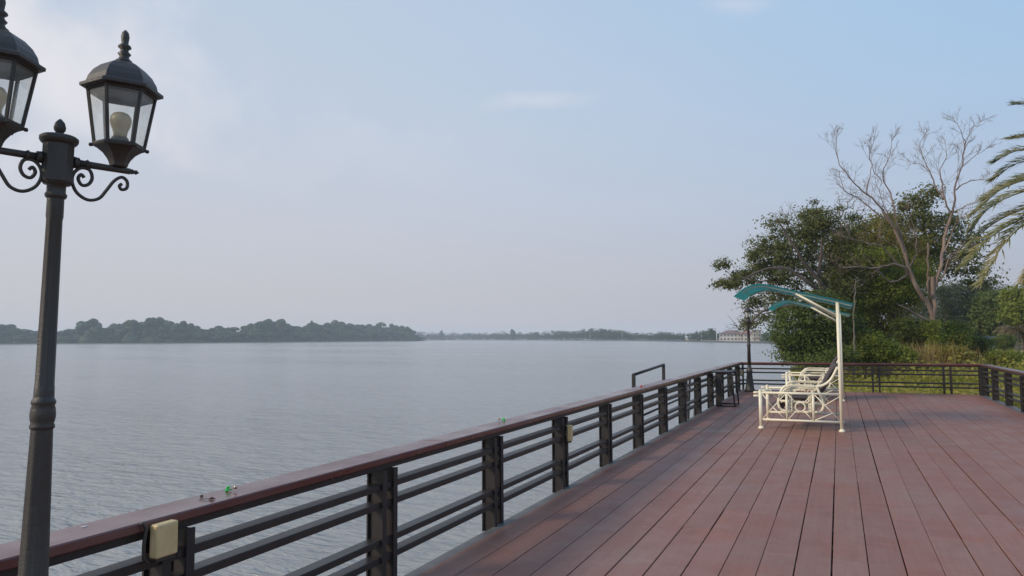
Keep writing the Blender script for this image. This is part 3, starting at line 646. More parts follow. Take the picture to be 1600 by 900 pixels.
# black steel stand against the rail
st = empty('metal_table', (-2.68, 17.7, 0)); tag(st, 'narrow black steel tube table standing against the river rail', 'table')
for y in (.02, .74):
    MB().tube(spline([(.0, y, .03), (.0, y, .76), (.03, y, .795), (.30, y, .79), (.36, y, .75), (.385, y, .4), (.41, y, .02)], 5), .021, 8).build('leg_frame', MT['rail'], st)
    MB().tube([(0, y, .03), (.40, y, .03)], .018, 8).build('foot_bar', MT['rail'], st)
MB().tube([(.40, .03, .035), (.40, .73, .035)], .016, 8).build('side_bar', MT['rail'], st)
MB().tube([(.02, .03, .40), (.02, .73, .40)], .016, 8).build('side_bar', MT['rail'], st)
MB().box((-.12, -.03, .815), (.36, .80, .84), .005).build('table_top', MT['rail'], st)
MB().box((.0, -.018, .04), (.12, -.004, .78), .003).build('end_plate', MT['rail'], st)
# gangway hand rail going down outside the deck
gw = empty('stair_railing', (-3.6, 13.64, 0)); tag(gw, 'black steel handrail of the river stairs standing up outside the deck rail', 'handrail')
for y, z in ((0, .93), (2.6, 1.03)): MB().box((-.03, y-.03, -1.9), (.03, y+.03, z)).build('post', MT['rail'], gw)
MB().tube([(0, -.03, .94), (0, 2.63, 1.04)], .03, 8).build('top_bar', MT['rail'], gw)
for z in (.42, .10): MB().tube([(0, .03, z), (0, 5.2, z+.06)], .024, 8).build('middle_bar', MT['rail'], gw)
MB().box((-.03, 5.17, -1.9), (.03, 5.23, .55)).build('post', MT['rail'], gw)
for y in (3.3, 4.1): MB().tube([(.35, y+.55, .76), (.35, y-.1, -1.2)], .03, 6).build('strut', MT['rail'], gw)
MB().box((-.9, -.2, -1.25), (-.02, 5.3, -1.18)).build('landing', MT['ledge'], gw)

# ------------------------------------------------------------------ vegetation helpers
def leaf_mesh(name, P, size, flat=.5, droop=0, aspect=2.0, nrm=None):
    """a pointed four-cornered leaf at each point; nrm: rough outward direction the leaf face turns to"""
    n = len(P); P = np.asarray(P); s = size*(.6+.8*RNG.random(n))
    u = RNG.normal(size=(n, 3)); u[:, 2] = u[:, 2]*(1-flat)-droop; u /= np.linalg.norm(u, axis=1)[:, None]
    r = RNG.normal(size=(n, 3)); r[:, 2] *= .45 if not droop else 1; v = np.cross(u, r); v /= np.linalg.norm(v, axis=1)[:, None]
    if nrm is not None:
        q = nrm/(np.linalg.norm(nrm, axis=1)[:, None]+1e-9)+RNG.normal(size=(n, 3))*.45; q[:, 2] += .25; q /= np.linalg.norm(q, axis=1)[:, None]
        u = np.cross(q, RNG.normal(size=(n, 3))); u[:, 2] -= droop*.6; u /= np.linalg.norm(u, axis=1)[:, None]; v = np.cross(q, u); v /= (np.linalg.norm(v, axis=1)[:, None]+1e-9)
    a = u*(s*.5)[:, None]; b_ = v*(s*.5/aspect)[:, None]
    V = np.empty((n, 4, 3)); V[:, 0] = P-a; V[:, 1] = P+b_-a*.1; V[:, 2] = P+a; V[:, 3] = P-b_-a*.1
    return npmesh(name, V.reshape(-1, 3), np.arange(4*n).reshape(n, 4))
def tube_np(paths, radii, nside):
    Vs = []; Fs = []; off = 0
    for P, r in zip(paths, radii):
        P = np.asarray(P, float); m = len(P); T = np.gradient(P, axis=0); T /= (np.linalg.norm(T, axis=1)[:, None]+1e-9)
        ref = np.array([.31, .22, .92]) if abs(T[0][2]) < .8 else np.array([.9, .3, .1])
        A = np.cross(T, ref); A /= (np.linalg.norm(A, axis=1)[:, None]+1e-9); B = np.cross(T, A)
        ang = 2*PI*np.arange(nside)/nside
        V = P[:, None, :]+(A[:, None, :]*np.cos(ang)[None, :, None]+B[:, None, :]*np.sin(ang)[None, :, None])*np.asarray(r)[:, None, None]
        Vs.append(V.reshape(-1, 3)); i = np.arange(m-1)[:, None]*nside; k = np.arange(nside)[None, :]; k2 = (k+1) % nside
        Fs.append((np.stack([i+k, i+k2, i+nside+k2, i+nside+k], -1).reshape(-1, 4))+off); off += m*nside
    return np.concatenate(Vs), np.concatenate(Fs)
def grow(skel, tips, tipr=.012, wig=.12, seg=.35, expo=.45, up=.25, rmax=.3):
    """skel: list of polylines with given radii [(pts, r0, r1)]; each tip is joined to the nearest limb by a crooked branch.
    returns paths and radii"""
    nodes = []; par = []; paths = []; fixed = []
    for pts, r0, r1 in skel:
        P = np.array([list(p) for p in pts], float); L = np.r_[0, np.cumsum(np.linalg.norm(np.diff(P, axis=0), axis=1))]; m = max(2, int(L[-1]/seg))
        t = np.linspace(0, L[-1], m+1); Q = np.stack([np.interp(t, L, P[:, k]) for k in range(3)], 1); jit = RNG.normal(size=Q.shape)*seg*wig*.5; jit[0] = 0; Q += jit
        base = len(nodes); par_i = -1
        if nodes:
            d = np.linalg.norm(np.array(nodes)-Q[0], axis=1); par_i = int(d.argmin())
        for i, q in enumerate(Q): nodes.append(q); par.append(base+i-1 if i else par_i)
        paths.append((list(range(base, base+len(Q))), (r0, r1)))
    cnt_paths = []
    nd = np.zeros((len(nodes)+len(tips)*12, 3)); nd[:len(nodes)] = nodes; n = len(nodes)
    trunk = np.array(skel[0][0][-1])
    order = np.argsort([np.linalg.norm(np.array(t)-nd[:n], axis=1).min() for t in tips]) if len(tips) else []
    for oi in order:
        t = np.array(tips[oi], float); d = nd[:n]-t; dist = np.linalg.norm(d, axis=1)+np.maximum(0, d[:, 2])*1.2
        j = int(dist.argmin()); a = nd[j]; D = t-a; L = np.linalg.norm(D)
        if L < 1e-3: continue
        m = int(min(9, max(2, L/seg))); pts = []
        bend = RNG.normal(size=3)*L*.07; bend[2] += up*L*.3
        for k in range(1, m+1):
            u = k/m; q = a+D*u+bend*math.sin(PI*u)+RNG.normal(size=3)*L/m*wig*(u < 1); pts.append(q)
        idx = [j]; prev = j
        for q in pts:
            nd[n] = q; par.append(prev); prev = n; idx.append(n); n += 1
        cnt_paths.append(idx)
    load = np.zeros(n)
    for idx in cnt_paths: load[idx[-1]] += 1
    for i in range(n-1, -1, -1):
        if par[i] >= 0 and par[i] < i: load[par[i]] += load[i]
    R = np.clip(tipr*np.maximum(load, 1)**expo, 0, rmax)
    P_, r_ = [], []
    for idx, (r0, r1) in paths: P_.append(nd[idx]); r_.append(np.linspace(r0, r1, len(idx)))
    for idx in cnt_paths:
        rr = R[idx].copy(); rr[0] = min(rr[0], rr[1]*1.25) if len(rr) > 1 else rr[0]; P_.append(nd[idx]); r_.append(rr)
    return P_, r_
def branch_mesh(name, P, r, thick=.03):
    big = [i for i in range(len(P)) if max(r[i]) > thick]; small = [i for i in range(len(P)) if max(r[i]) <= thick]
    V = np.zeros((0, 3)); Fq = np.zeros((0, 4), int)
    if big: V, Fq = tube_np([P[i] for i in big], [r[i] for i in big], 8)
    if small:
        V2, F2 = tube_np([P[i] for i in small], [r[i] for i in small], 4); Fq = np.concatenate([Fq, F2+len(V)]); V = np.concatenate([V, V2])
    return npmesh(name, V, Fq, True)
def in_ell(c, rad, n, shell=.35):
    u = RNG.normal(size=(n, 3)); u /= np.linalg.norm(u, axis=1)[:, None]; k = (shell+(1-shell)*RNG.random(n))**.6
    return np.asarray(c)+u*k[:, None]*np.asarray(rad)
def px_ell(x, y, rx, ry, d, dd=None):
    k = d/FPX; return (np.array(at(x, y, d)), np.array([rx*k, (dd if dd else max(rx, ry)*k*.9), ry*k]))
def clusters(tips, per, rad, zf=.6, nr=False):
    tips = np.asarray(tips); c = np.repeat(tips, per, 0); sz = np.repeat(.55+.9*RNG.random(len(tips)), per)[:, None]
    o_ = RNG.normal(size=c.shape)*np.array([rad, rad, rad*zf])*sz
    return (c+o_, o_*np.array([1, 1, 1.6])) if nr else c+o_
def make_tree(name, label, cat, ells, base, trunk, d, leafm, leaf=.13, tips_per=1.0, per=60, rad=.30, barkm='bark', group=None, r0=.2, tipr=.008, droop=0, dens=None, limbs=(), crown_name='crown', zf=.6, flat=.5):
    """ells: list of (px,py,rx,ry,weight[,depth offset]) clumps of the crown"""
    root = empty(name, base); tag(root, label, cat, group)
    tips = []
    for e_ in ells:
        dd = d+(e_[5] if len(e_) > 5 else 0); c, R_ = px_ell(*e_[:4], dd)
        R_ = np.maximum(R_, .2); vol = (R_[0]*R_[1]*R_[2])**(.72)
        tips.append(in_ell(c, R_, max(5, int(vol*16*tips_per*e_[4]))))
    tips = np.concatenate(tips)
    skel = [([tuple(p) for p in trunk], r0, r0*.5)]+[([tuple(p) for p in l], r0*.45, r0*.15) for l in limbs]
    P, r = grow(skel, tips, tipr=tipr, rmax=r0*.55)
    b0 = np.array(base)
    link('trunk', branch_mesh('trunk', [p-b0 for p in P], r), MT[barkm], root)
    L, Nn = clusters(tips, int(per*1.75), rad, zf, True)
    link(crown_name, leaf_mesh('leaves', L-b0, leaf, flat=flat, droop=droop, nrm=Nn), MT[leafm], root)
    return root
def gpt(x, y, d, z=None):
    p = at(x, y, d); return (p.x, p.y, ground_z(p.x, p.y)-.1 if z is None else z)

# ---- shoreline trees
A = lambda x, y, d: tuple(at(x, y, d))
make_tree('shore_tree', 'large spreading dark green tree leaning over the water behind the teal canopies', 'tree',
    [(1285, 338, 34, 26, 1.4), (1262, 352, 28, 22, 1.1), (1222, 352, 34, 22, .35), (1240, 385, 40, 26, .9), (1195, 384, 34, 14, 1.0), (1200, 402, 40, 14, 1.0), (1158, 440, 34, 9, 1.1), (1132, 444, 12, 6, 1.0), (1128, 414, 10, 7, .8), (1150, 428, 16, 6, .4),
     (1196, 430, 40, 22, .8), (1240, 425, 45, 30, .9), (1292, 385, 40, 35, 1.2), (1300, 430, 40, 35, .9), (1215, 470, 40, 20, .55), (1180, 480, 20, 16, .35), (1173, 504, 10, 8, .3), (1325, 352, 26, 20, .8), (1205, 500, 24, 12, .5), (1250, 470, 40, 24, .8)],
    gpt(1322, 560, 40), [gpt(1322, 560, 40), A(1318, 520, 40), A(1300, 470, 40), A(1280, 430, 40)], 40, 'leaf_dark', leaf=.14, tips_per=1.4, per=50, rad=.27, r0=.26,
    limbs=[[A(1300, 470, 36.5), A(1262, 440, 36), A(1230, 420, 36), A(1195, 420, 36), A(1160, 436, 36)], [A(1290, 455, 36.5), A(1250, 400, 36), A(1232, 370, 36), A(1215, 345, 36)], [A(1280, 430, 36.5), A(1285, 370, 36)], [A(1302, 478, 36.5), A(1235, 478, 36), A(1195, 482, 36), A(1168, 510, 36)]])
make_tree('waterside_tree', 'dense low dark leafy tree at the water edge left of the swing posts', 'tree',
    [(1245, 510, 36, 36, 1.5), (1288, 500, 38, 46, 1.5), (1250, 545, 34, 20, 1.7), (1222, 520, 18, 20, 1.2), (1285, 545, 34, 24, 1.5), (1262, 475, 30, 20, 1.2), (1320, 530, 30, 36, 1.2), (1252, 560, 26, 10, 1.5)],
    gpt(1285, 575, 35.5), [gpt(1285, 575, 35.5), A(1283, 545, 35.5), A(1278, 515, 35.5)], 34.5, 'leaf_mid', leaf=.13, per=70, rad=.26, r0=.16, tips_per=1.5)
make_tree('vine_tree', 'broad olive-green tree hung with drooping creeper, in the middle of the clump', 'tree',
    [(1340, 400, 40, 40, 1.3), (1375, 372, 40, 30, 1.0), (1395, 430, 50, 40, 1.2), (1345, 450, 50, 40, 1.3), (1330, 490, 40, 40, 1.2), (1372, 495, 42, 45, 1.2), (1398, 470, 36, 36, 1.0), (1310, 415, 26, 40, .9), (1345, 535, 44, 26, 1.0), (1385, 530, 34, 24, .9), (1415, 385, 30, 26, .8)],
    gpt(1372, 560, 43), [gpt(1372, 560, 43), A(1370, 520, 43), A(1366, 470, 43), A(1360, 430, 43)], 42.5, 'leaf_olive', leaf=.15, per=66, rad=.30, r0=.22, tips_per=1.25, droop=.6, zf=1.1)
make_tree('bushy_tree', 'bright green leafy tree in front of the pale leafless trunk', 'tree',
    [(1372, 402, 34, 16, 2.2, -1.6), (1400, 440, 34, 24, 1.6, -1), (1436, 425, 30, 24, 1.0), (1350, 470, 36, 26, 1.1), (1385, 462, 34, 22, 1.1), (1340, 440, 26, 18, .9), (1420, 456, 26, 14, .9)],
    gpt(1402, 560, 41), [gpt(1402, 560, 41), A(1400, 520, 41), A(1396, 480, 41), A(1390, 450, 41)], 40.6, 'leaf_bright', leaf=.14, per=58, rad=.28, r0=.13, tips_per=1.3)
make_tree('back_tree', 'open dark green tree whose upper branches show behind the leafless tree', 'tree',
    [(1428, 322, 24, 16, 1.3), (1446, 303, 16, 12, 1.2), (1412, 345, 26, 16, 1.1), (1447, 350, 22, 18, 1.1), (1395, 360, 26, 16, .8), (1455, 385, 36, 20, 1.1), (1490, 395, 34, 20, .9), (1500, 362, 26, 14, .7), (1480, 345, 18, 12, .7), (1425, 400, 34, 18, .9), (1515, 415, 26, 14, .8), (1520, 375, 14, 10, .5), (1380, 345, 16, 10, .7), (1535, 438, 22, 8, .7), (1465, 420, 26, 14, .9)],
    gpt(1458, 555, 45), [gpt(1458, 555, 45), A(1455, 490, 45), A(1452, 430, 45), A(1445, 370, 45), A(1440, 325, 45)], 44, 'leaf_dark', leaf=.19, per=48, rad=.36, r0=.2, tips_per=1.1,
    limbs=[[A(1454, 450, 45), A(1420, 395, 45), A(1400, 358, 45)], [A(1454, 440, 45), A(1495, 395, 45), A(1515, 372, 45)]])

# ---- the leafless tree: limbs surveyed one by one, twigs grown on them
DB = 37.5
Z = [([(1470, 580), (1467, 556), (1464, 530), (1460, 515), (1457, 500)], .30, .24, 0),
     ([(1457, 502), (1461, 480), (1457, 455), (1457, 433)], .22, .15, 0),
     ([(1456, 504), (1442, 497), (1430, 491), (1418, 482), (1403, 477)], .14, .03, -.6),
     ([(1458, 500), (1452, 477), (1440, 462), (1432, 448), (1420, 420), (1413, 394)], .20, .13, -.4),
     ([(1413, 394), (1403, 368), (1393, 350), (1374, 321), (1357, 305), (1344, 296), (1325, 275), (1312, 258), (1306, 235), (1307, 212)], .10, .015, -.8),
     ([(1414, 392), (1406, 365), (1400, 345), (1396, 320), (1393, 305), (1380, 282), (1381, 262), (1392, 240), (1393, 220)], .10, .015, .3),
     ([(1378, 283), (1366, 270), (1360, 250), (1358, 232)], .04, .01, .5),
     ([(1354, 302), (1358, 282), (1362, 262), (1358, 240), (1365, 220)], .045, .01, .2),
     ([(1412, 396), (1395, 351), (1368, 332), (1344, 311), (1320, 300), (1312, 276)], .09, .02, -.3),
     ([(1432, 448), (1420, 430), (1413, 417), (1395, 412), (1371, 419), (1343, 417), (1318, 418), (1293, 405)], .11, .02, -1.2),
     ([(1410, 416), (1390, 400), (1380, 385), (1368, 382), (1350, 378), (1330, 374), (1318, 362)], .08, .015, -1.5),
     ([(1420, 428), (1400, 440), (1388, 440), (1378, 430), (1371, 421)], .07, .05, -1.8),
     ([(1458, 455), (1464, 435), (1471, 414), (1474, 390), (1476, 370), (1484, 345), (1488, 332)], .16, .10, 0),
     ([(1488, 334), (1492, 310), (1494, 285), (1501, 262), (1506, 240), (1508, 222), (1502, 205), (1493, 190)], .09, .012, .2),
     ([(1506, 235), (1512, 215), (1520, 200), (1532, 190)], .03, .008, .3),
     ([(1488, 336), (1478, 318), (1474, 306), (1472, 285), (1468, 265), (1480, 245), (1478, 225)], .08, .012, .6),
     ([(1473, 310), (1461, 290), (1452, 267), (1441, 245), (1437, 225), (1445, 210)], .06, .01, .8),
     ([(1452, 268), (1438, 257), (1422, 252)], .03, .006, .8),
     ([(1494, 297), (1502, 289), (1515, 283), (1528, 281), (1545, 280)], .055, .012, -.3),
     ([(1500, 265), (1512, 252), (1525, 243), (1542, 232)], .04, .008, .1),
     ([(1488, 332), (1502, 326), (1512, 320), (1527, 317), (1545, 311)], .05, .01, -.2),
     ([(1473, 395), (1485, 372), (1492, 352), (1502, 340)], .06, .01, -.5),
     ([(1460, 448), (1474, 430), (1484, 398), (1496, 392), (1510, 388)], .07, .015, -.4),
     ([(1450, 435), (1450, 412), (1450, 380)], .09, .075, -.3),
     ([(1457, 470), (1450, 452), (1450, 433)], .10, .09, -.3),
     ([(1420, 420), (1432, 395), (1432, 372), (1425, 345), (1418, 330)], .07, .015, .3),
     ([(1396, 352), (1384, 330), (1374, 300), (1368, 285)], .05, .01, .9)]
base = gpt(1470, 580, DB)
skel = []; twigs = []
for pts, ra, rb, off in Z:
    P = [at(x, y, DB+off*(k/(len(pts)-1))+(0 if k == 0 else .1*RNG.normal())) for k, (x, y) in enumerate(pts)]
    skel.append(([tuple(p) for p in P], ra, rb))
skel[0][0][0] = base
lim = [s for s in skel if s[2] < .03]
TW = []; TR = []
def twig(p, d, L, r, lv):
    """a slender shoot that forks; each fork leaves at 30-50 degrees"""
    n = 4 if lv else 3; pts = [p]; d = d.normalized()
    for k in range(n):
        d = (d+Vector(RNG.normal(size=3))*.13+Vector((0, 0, .05))).normalized(); pts.append(pts[-1]+d*(L/n))
    TW.append([list(q) for q in pts]); TR.append(np.linspace(r, r*.45, n+1))
    if lv <= 0: return
    for k in range(int(3+2*random.random())):
        t = random.uniform(.25, 1)*n; i = min(int(t), n-1); q = pts[i].lerp(pts[i+1], t-i); ax = d.orthogonal().normalized(); ax = Matrix.Rotation(random.uniform(0, 2*PI), 3, d) @ ax
        dd = (d*math.cos(.65)+ax*math.sin(.65)*random.uniform(.6, 1.3)); twig(q, dd, L*random.uniform(.4, .68), r*.66, lv-1)
for pts, ra, rb in lim:
    P = [Vector(p) for p in pts]; n = len(P); tot = sum((P[k]-P[k-1]).length for k in range(1, n)); acc = 0
    for k in range(1, n):
        Ls = (P[k]-P[k-1]).length; d0 = (P[k]-P[k-1]).normalized()
        for _ in range(max(1, int(Ls*3.3*(.35+acc/tot)+.5))):
            u = random.random(); q = P[k-1].lerp(P[k], u); fr_ = (acc+u*Ls)/tot
            if fr_ < .15: continue
            ax = Matrix.Rotation(random.uniform(0, 2*PI), 3, d0) @ d0.orthogonal().normalized(); dd = d0*.75+ax*.75+Vector((0, 0, .3))
            twig(q, dd, random.uniform(.6, 1.5)*(1.1-.52*fr_), .0125-.004*fr_, 2)
        acc += Ls
    for _ in range(3): twig(P[-1]-(P[-1]-P[-2])*.05, (P[-1]-P[-2]).normalized()+Vector(RNG.normal(size=3))*.35, random.uniform(.32, .68), .009, 2)
P, r = grow(skel, [], seg=.26, wig=.14)
root = empty('leafless_tree', base); tag(root, 'tall bare tree with pale pinkish limbs and fine leafless twigs above the green clump', 'tree')
nl = len(skel); b0 = np.array(base); sc_ = .66
link('trunk', branch_mesh('limbs', [P[0]-b0], [r[0]*sc_]), MT['barkpink'], root)
for i in range(1, nl): link('limb', branch_mesh('limb', [P[i]-b0], [r[i]*sc_]), MT['barkpink'], root)
Vt, Ft = tube_np([np.array(p)-b0 for p in TW], TR, 4); tag(link('twigs', npmesh('twigs', Vt, Ft, True), MT['barkpink'], root), kind='stuff')
iv = np.concatenate([in_ell(*px_ell(1462, 540, 10, 24, DB-.5), 60), in_ell(*px_ell(1455, 512, 12, 14, DB-.4), 30)])
link('ivy', leaf_mesh('ivy', clusters(iv, 24, .16)-b0, .12), MT['leaf_bright'], root)
# bare twiggy bush top beside the dark tree, and a pale slim trunk
def bare_tree(label, base, trunk, ells, d, r0, n=60, bark='palebark'):
    root = empty('bare_tree', base); tag(root, label, 'tree'); tips = []
    for e_ in ells:
        c, R_ = px_ell(*e_[:4], d); tips.append(in_ell(c, np.maximum(R_, .2), int(n*e_[4])))
    tips = np.concatenate(tips); t2 = np.repeat(tips, 4, 0)+RNG.normal(size=(len(tips)*4, 3))*.22
    P, r = grow([([tuple(p) for p in trunk], r0, r0*.4)], np.concatenate([tips, t2]), tipr=.0055, expo=.42, seg=.25, wig=.2, rmax=r0*.5); b0 = np.array(base)
    link('trunk', branch_mesh('trunk', [P[0]-b0], [r[0]]), MT[bark], root); tag(link('twigs', branch_mesh('twigs', [p-b0 for p in P[1:]], r[1:]), MT[bark], root), kind='stuff')
bare_tree('thin leafless tree whose grey twigs stick out above the left of the green clump', gpt(1300, 565, 42), [gpt(1300, 565, 42), A(1290, 500, 42), A(1262, 420, 42), A(1240, 375, 42), A(1228, 345, 42)],
          [(1225, 345, 26, 26, 1), (1200, 380, 26, 24, .5), (1180, 490, 30, 16, .5), (1150, 512, 14, 8, .3), (1330, 325, 26, 30, .9)], 42, .10)
bare_tree('slender pale trunk rising from the shrubs right of the swing posts', gpt(1334, 570, 33), [gpt(1334, 570, 33), A(1334, 530, 33), A(1335, 480, 33), A(1336, 440, 33)],
          [(1336, 440, 8, 14, .12)], 33, .06, 60, 'palebark2')

# ---- shrubs and grasses on the bank
def shrub(px, py, rx, ry, d, m, label, leaf=.11, per=60, dens=1.2):
    base = gpt(px, py, d)
    c = at(px, py, d); R_ = np.array([rx, rx*.9, ry])*d/FPX
    root = empty('shrub', base); tag(root, label, 'shrub', 'shrubs on the river bank')
    nn = 5; tips = []
    for _ in range(nn):
        cc = np.array(c)+RNG.uniform(-.5, .5, 3)*R_; tips.append(in_ell(cc, R_*RNG.uniform(.45, .7, 3), int(30*dens)))
    tips = np.concatenate(tips); tips = tips[tips[:, 2] > base[2]]
    P, r = grow([([base, (base[0], base[1], base[2]+max(.15, (c.z-base[2])*.5))], .05, .03)], tips, tipr=.004, rmax=.03); b0 = np.array(base)
    link('stems', branch_mesh('stems', [p-b0 for p in P], r), MT['bark'], root)
    L, Nn = clusters(tips, per, .16, .6, True); link('foliage', leaf_mesh('foliage', L-b0, leaf, nrm=Nn), MT[m], root); return root
for a in [
    (1352, 545, 30, 26, 34, 'leaf_bright', 'leafy green shrub just behind the far rail, right of the slender pale trunk'),
    (1392, 550, 30, 20, 33.5, 'leaf_bright', 'low bright shrub behind the far rail where dry stems begin'),
    (1412, 525, 30, 28, 39, 'leaf_mid', 'tall green shrub left of the leafless trunk'),
    (1440, 530, 28, 26, 38.5, 'leaf_mid', 'round green shrub touching the left of the leafless trunk'),
    (1494, 528, 30, 26, 41, 'leaf_bright', 'bushy green shrub right of the leafless trunk'),
    (1520, 540, 32, 20, 43, 'leaf_mid', 'dark green shrub before the feathery trees'),
    (1540, 552, 26, 12, 44, 'leaf_bright', 'low yellow-green shrub at the edge of the dry field'),
    (1500, 556, 36, 12, 36, 'leaf_olive', 'brownish low shrub behind the tan grass'),
    (1452, 556, 30, 12, 40, 'leaf_olive', 'olive shrub at the foot of the leafless tree'),
    (1300, 562, 34, 16, 33, 'leaf_mid', 'dark shrub under the waterside tree behind the seat cushion'),
    (1262, 584, 16, 10, 33, 'leaf_bright', 'small green shrub at the waterline seen between the rail slats'),
    (1572, 560, 28, 9, 38, 'leaf_bright', 'low green shrub near the right edge beyond the rail'),
    (1575, 535, 18, 12, 60, 'leaf_mid', 'dark bush below the dry palm at the far right')]:
    shrub(*a)
def blades(name, pts, h, wdt, m, parent=None, lean=.35):
    n = len(pts); P = np.asarray(pts); a = RNG.random(n)*2*PI; hh = h*(.5+.8*RNG.random(n)); d_ = np.stack([np.cos(a), np.sin(a), np.zeros(n)], 1)
    l = RNG.random(n)*lean; up = np.array([0, 0, 1.]); s_ = np.stack([-np.sin(a), np.cos(a), np.zeros(n)], 1)*wdt
    m1 = P+up*(hh*.6)[:, None]+d_*(hh*l*.3)[:, None]; tp = P+up*(hh*(1-.3*l))[:, None]+d_*(hh*l)[:, None]
    V = np.empty((n, 6, 3)); V[:, 0] = P-s_; V[:, 1] = P+s_; V[:, 2] = m1+s_*.8; V[:, 3] = m1-s_*.8; V[:, 4] = tp+s_*.15; V[:, 5] = tp-s_*.15
    k = np.arange(n)[:, None]*6; me = npmesh(name, V.reshape(-1, 3), np.concatenate([k+np.array([[0, 1, 2, 3]]), k+np.array([[3, 2, 4, 5]])])); return link(name, me, MT[m], parent)
def scatter(n, x0, x1, y0, y1, patch=.9, keep=None):
    x = RNG.uniform(x0, x1, n*2); y = y0+(y1-y0)*RNG.random(n*2)**1.5
    f = np.sin(x*patch+1.3)*np.cos(y*patch*.8+.4)+.6*np.sin(x*2.3*patch+y*1.7*patch)+RNG.normal(size=n*2)*.5
    k = f > -.3; x, y = x[k][:n], y[k][:n]
    if keep: q = keep(x, y); x, y = x[q], y[q]
    z = np.array([ground_z(a, b_) for a, b_ in zip(x, y)]); ok = z > WZ+.05; return np.stack([x[ok], y[ok], z[ok]], 1)
off_deck = lambda x, y: (y > 24.35) | (x > RX+.45)
P = scatter(60000, -2.2, 17, 24.3, 62, keep=off_deck); P[:, 2] += np.abs(RNG.normal(size=len(P)))*.16+.02
tag(link('ground_weeds', leaf_mesh('ground_weeds', P, .15, flat=.6), MT['weed']), 'low leafy weeds covering the river bank beyond the deck', 'weeds', kind='stuff')
P = scatter(16000, 3.9, 12, 12, 26, keep=off_deck); P[:, 2] += np.abs(RNG.normal(size=len(P)))*.12+.02
tag(link('side_weeds', leaf_mesh('side_weeds', P, .14, flat=.6), MT['weed']), 'low leafy weeds growing beside the right railing', 'weeds', kind='stuff')
P = scatter(26000, 2.0, 22, 33, 62, .5); P[:, 2] += np.abs(RNG.normal(size=len(P)))*.42+.05
tag(link('tall_weeds', leaf_mesh('tall_weeds', P, .17, flat=.4), MT['weed']), 'loose knee-high yellow-green weeds further back on the bank', 'weeds', kind='stuff')
P = scatter(26000, -2.0, 30, 24.3, 75, keep=off_deck)
tag(blades('bank_grass', P, .30, .009, 'weed'), 'green grass blades between the weeds on the bank', 'grass', kind='stuff')
def tuft(px, py, d, w_, h, n, label, m='dry'):
    c = gpt(px, py, d); root = empty('grass_clump', c); tag(root, label, 'grass', 'dry grass clumps behind the far rail')
    pts = np.stack([RNG.normal(size=n)*w_*.75, RNG.normal(size=n)*.5, np.zeros(n)], 1); tag(blades('blades', pts, h, .013, m, root, .5), kind='stuff')
for a in [(1425, 572, 36.6, 1.21, 1.60, 620, 'tan dry grass clump behind the far rail left of the leafless trunk'), (1452, 572, 36.4, 1.10, 1.73, 720, 'tallest tan dry grass clump at the foot of the leafless trunk'), (1476, 574, 36.6, 0.88, 1.54, 420, 'reddish dry grass clump just right of the leafless trunk'),
          (1386, 574, 35, 0.55, 1.60, 160, 'thin yellowish grass stalks behind the middle of the far rail'), (1502, 574, 37, 0.99, 1.22, 260, 'sparse yellow grass clump left of the rail corner'), (1405, 572, 36.6, 0.77, 1.47, 240, 'loose yellow-green grass clump between the stalks and the tan grass')]: tuft(*a)
# banana-like fan of long leaves at the water edge
c = gpt(1292, 580, 33); root = empty('fan_plant', c); tag(root, 'light green fan of long leaves under the dark waterside tree', 'plant')
for k in range(13):
    a = k*.52; l = 1.0+.4*random.random(); dx, dy = math.cos(a), math.sin(a); pts = [(dx*l*.55*t, dy*l*.55*t, l*(1.25*t-.55*t*t)) for t in np.linspace(0, 1, 6)]
    vs = []; fs = []
    for i, p in enumerate(pts):
        ww = .055*math.sin(PI*(.12+.86*i/5)); vs += [(p[0]-dy*ww, p[1]+dx*ww, p[2]), (p[0]+dy*ww, p[1]-dx*ww, p[2])]
    for i in range(5): fs.append((2*i, 2*i+1, 2*i+3, 2*i+2))
    MB().add(vs, fs, True).build('leaf', MT['leaf_bright'], root)

# ---- feathery casuarina row, hazy
def casuarina(seed, h):
    rng = np.random.default_rng(seed); tips = []
    nb = int(h*10)
    for i in range(nb):
        t = rng.random()**.8; z = h*(.12+.86*t); R_ = (.6+1.9*(1-t)**.8)*rng.uniform(.5, 1.1); a = rng.random()*2*PI
        tips.append((R_*math.cos(a), R_*math.sin(a), z+rng.normal()*.2))
    return np.array(tips)
cas = []
for v in range(3):
    h = 8.6; tips = casuarina(11+v, h); root = empty('casuarina_tree')
    P, r = grow([([(0, 0, 0), (.05, 0, h*.5), (0, .05, h*.97)], .16, .03)], tips, tipr=.012, rmax=.06, seg=.5)
    link('trunk', branch_mesh('trunk', P, r), MT['bark'], root)
    L = clusters(tips, 62, .42, .8); link('crown', leaf_mesh('crown', L, .42, flat=.2, droop=.5, aspect=5), MT['needle'], root); cas.append(root)
spots = [(1478, 447, 84), (1500, 441, 88), (1523, 449, 90), (1546, 446, 86), (1566, 452, 92), (1440, 470, 92), (1588, 458, 94), (1512, 462, 104), (1535, 470, 100), (1612, 450, 90), (1414, 480, 96), (1490, 468, 98)]
names_ = ['leftmost tall feathery grey-green tree beside the leafless trunk', 'tallest feathery grey-green tree of the hazy row', 'narrow feathery tree in the middle of the hazy row', 'broad feathery tree right of the row middle', 'feathery tree with a ragged top near the right of the row', 'feathery tree seen through the leafless limbs', 'feathery tree behind the yellow-green tree', 'low feathery tree filling the row from behind its second tree', 'rear feathery tree in the gap right of the row middle', 'feathery tree cut by the right edge of the photo', 'feathery tree half hidden behind the bright bushy tree', 'rear feathery tree in the gap beside the tallest one']
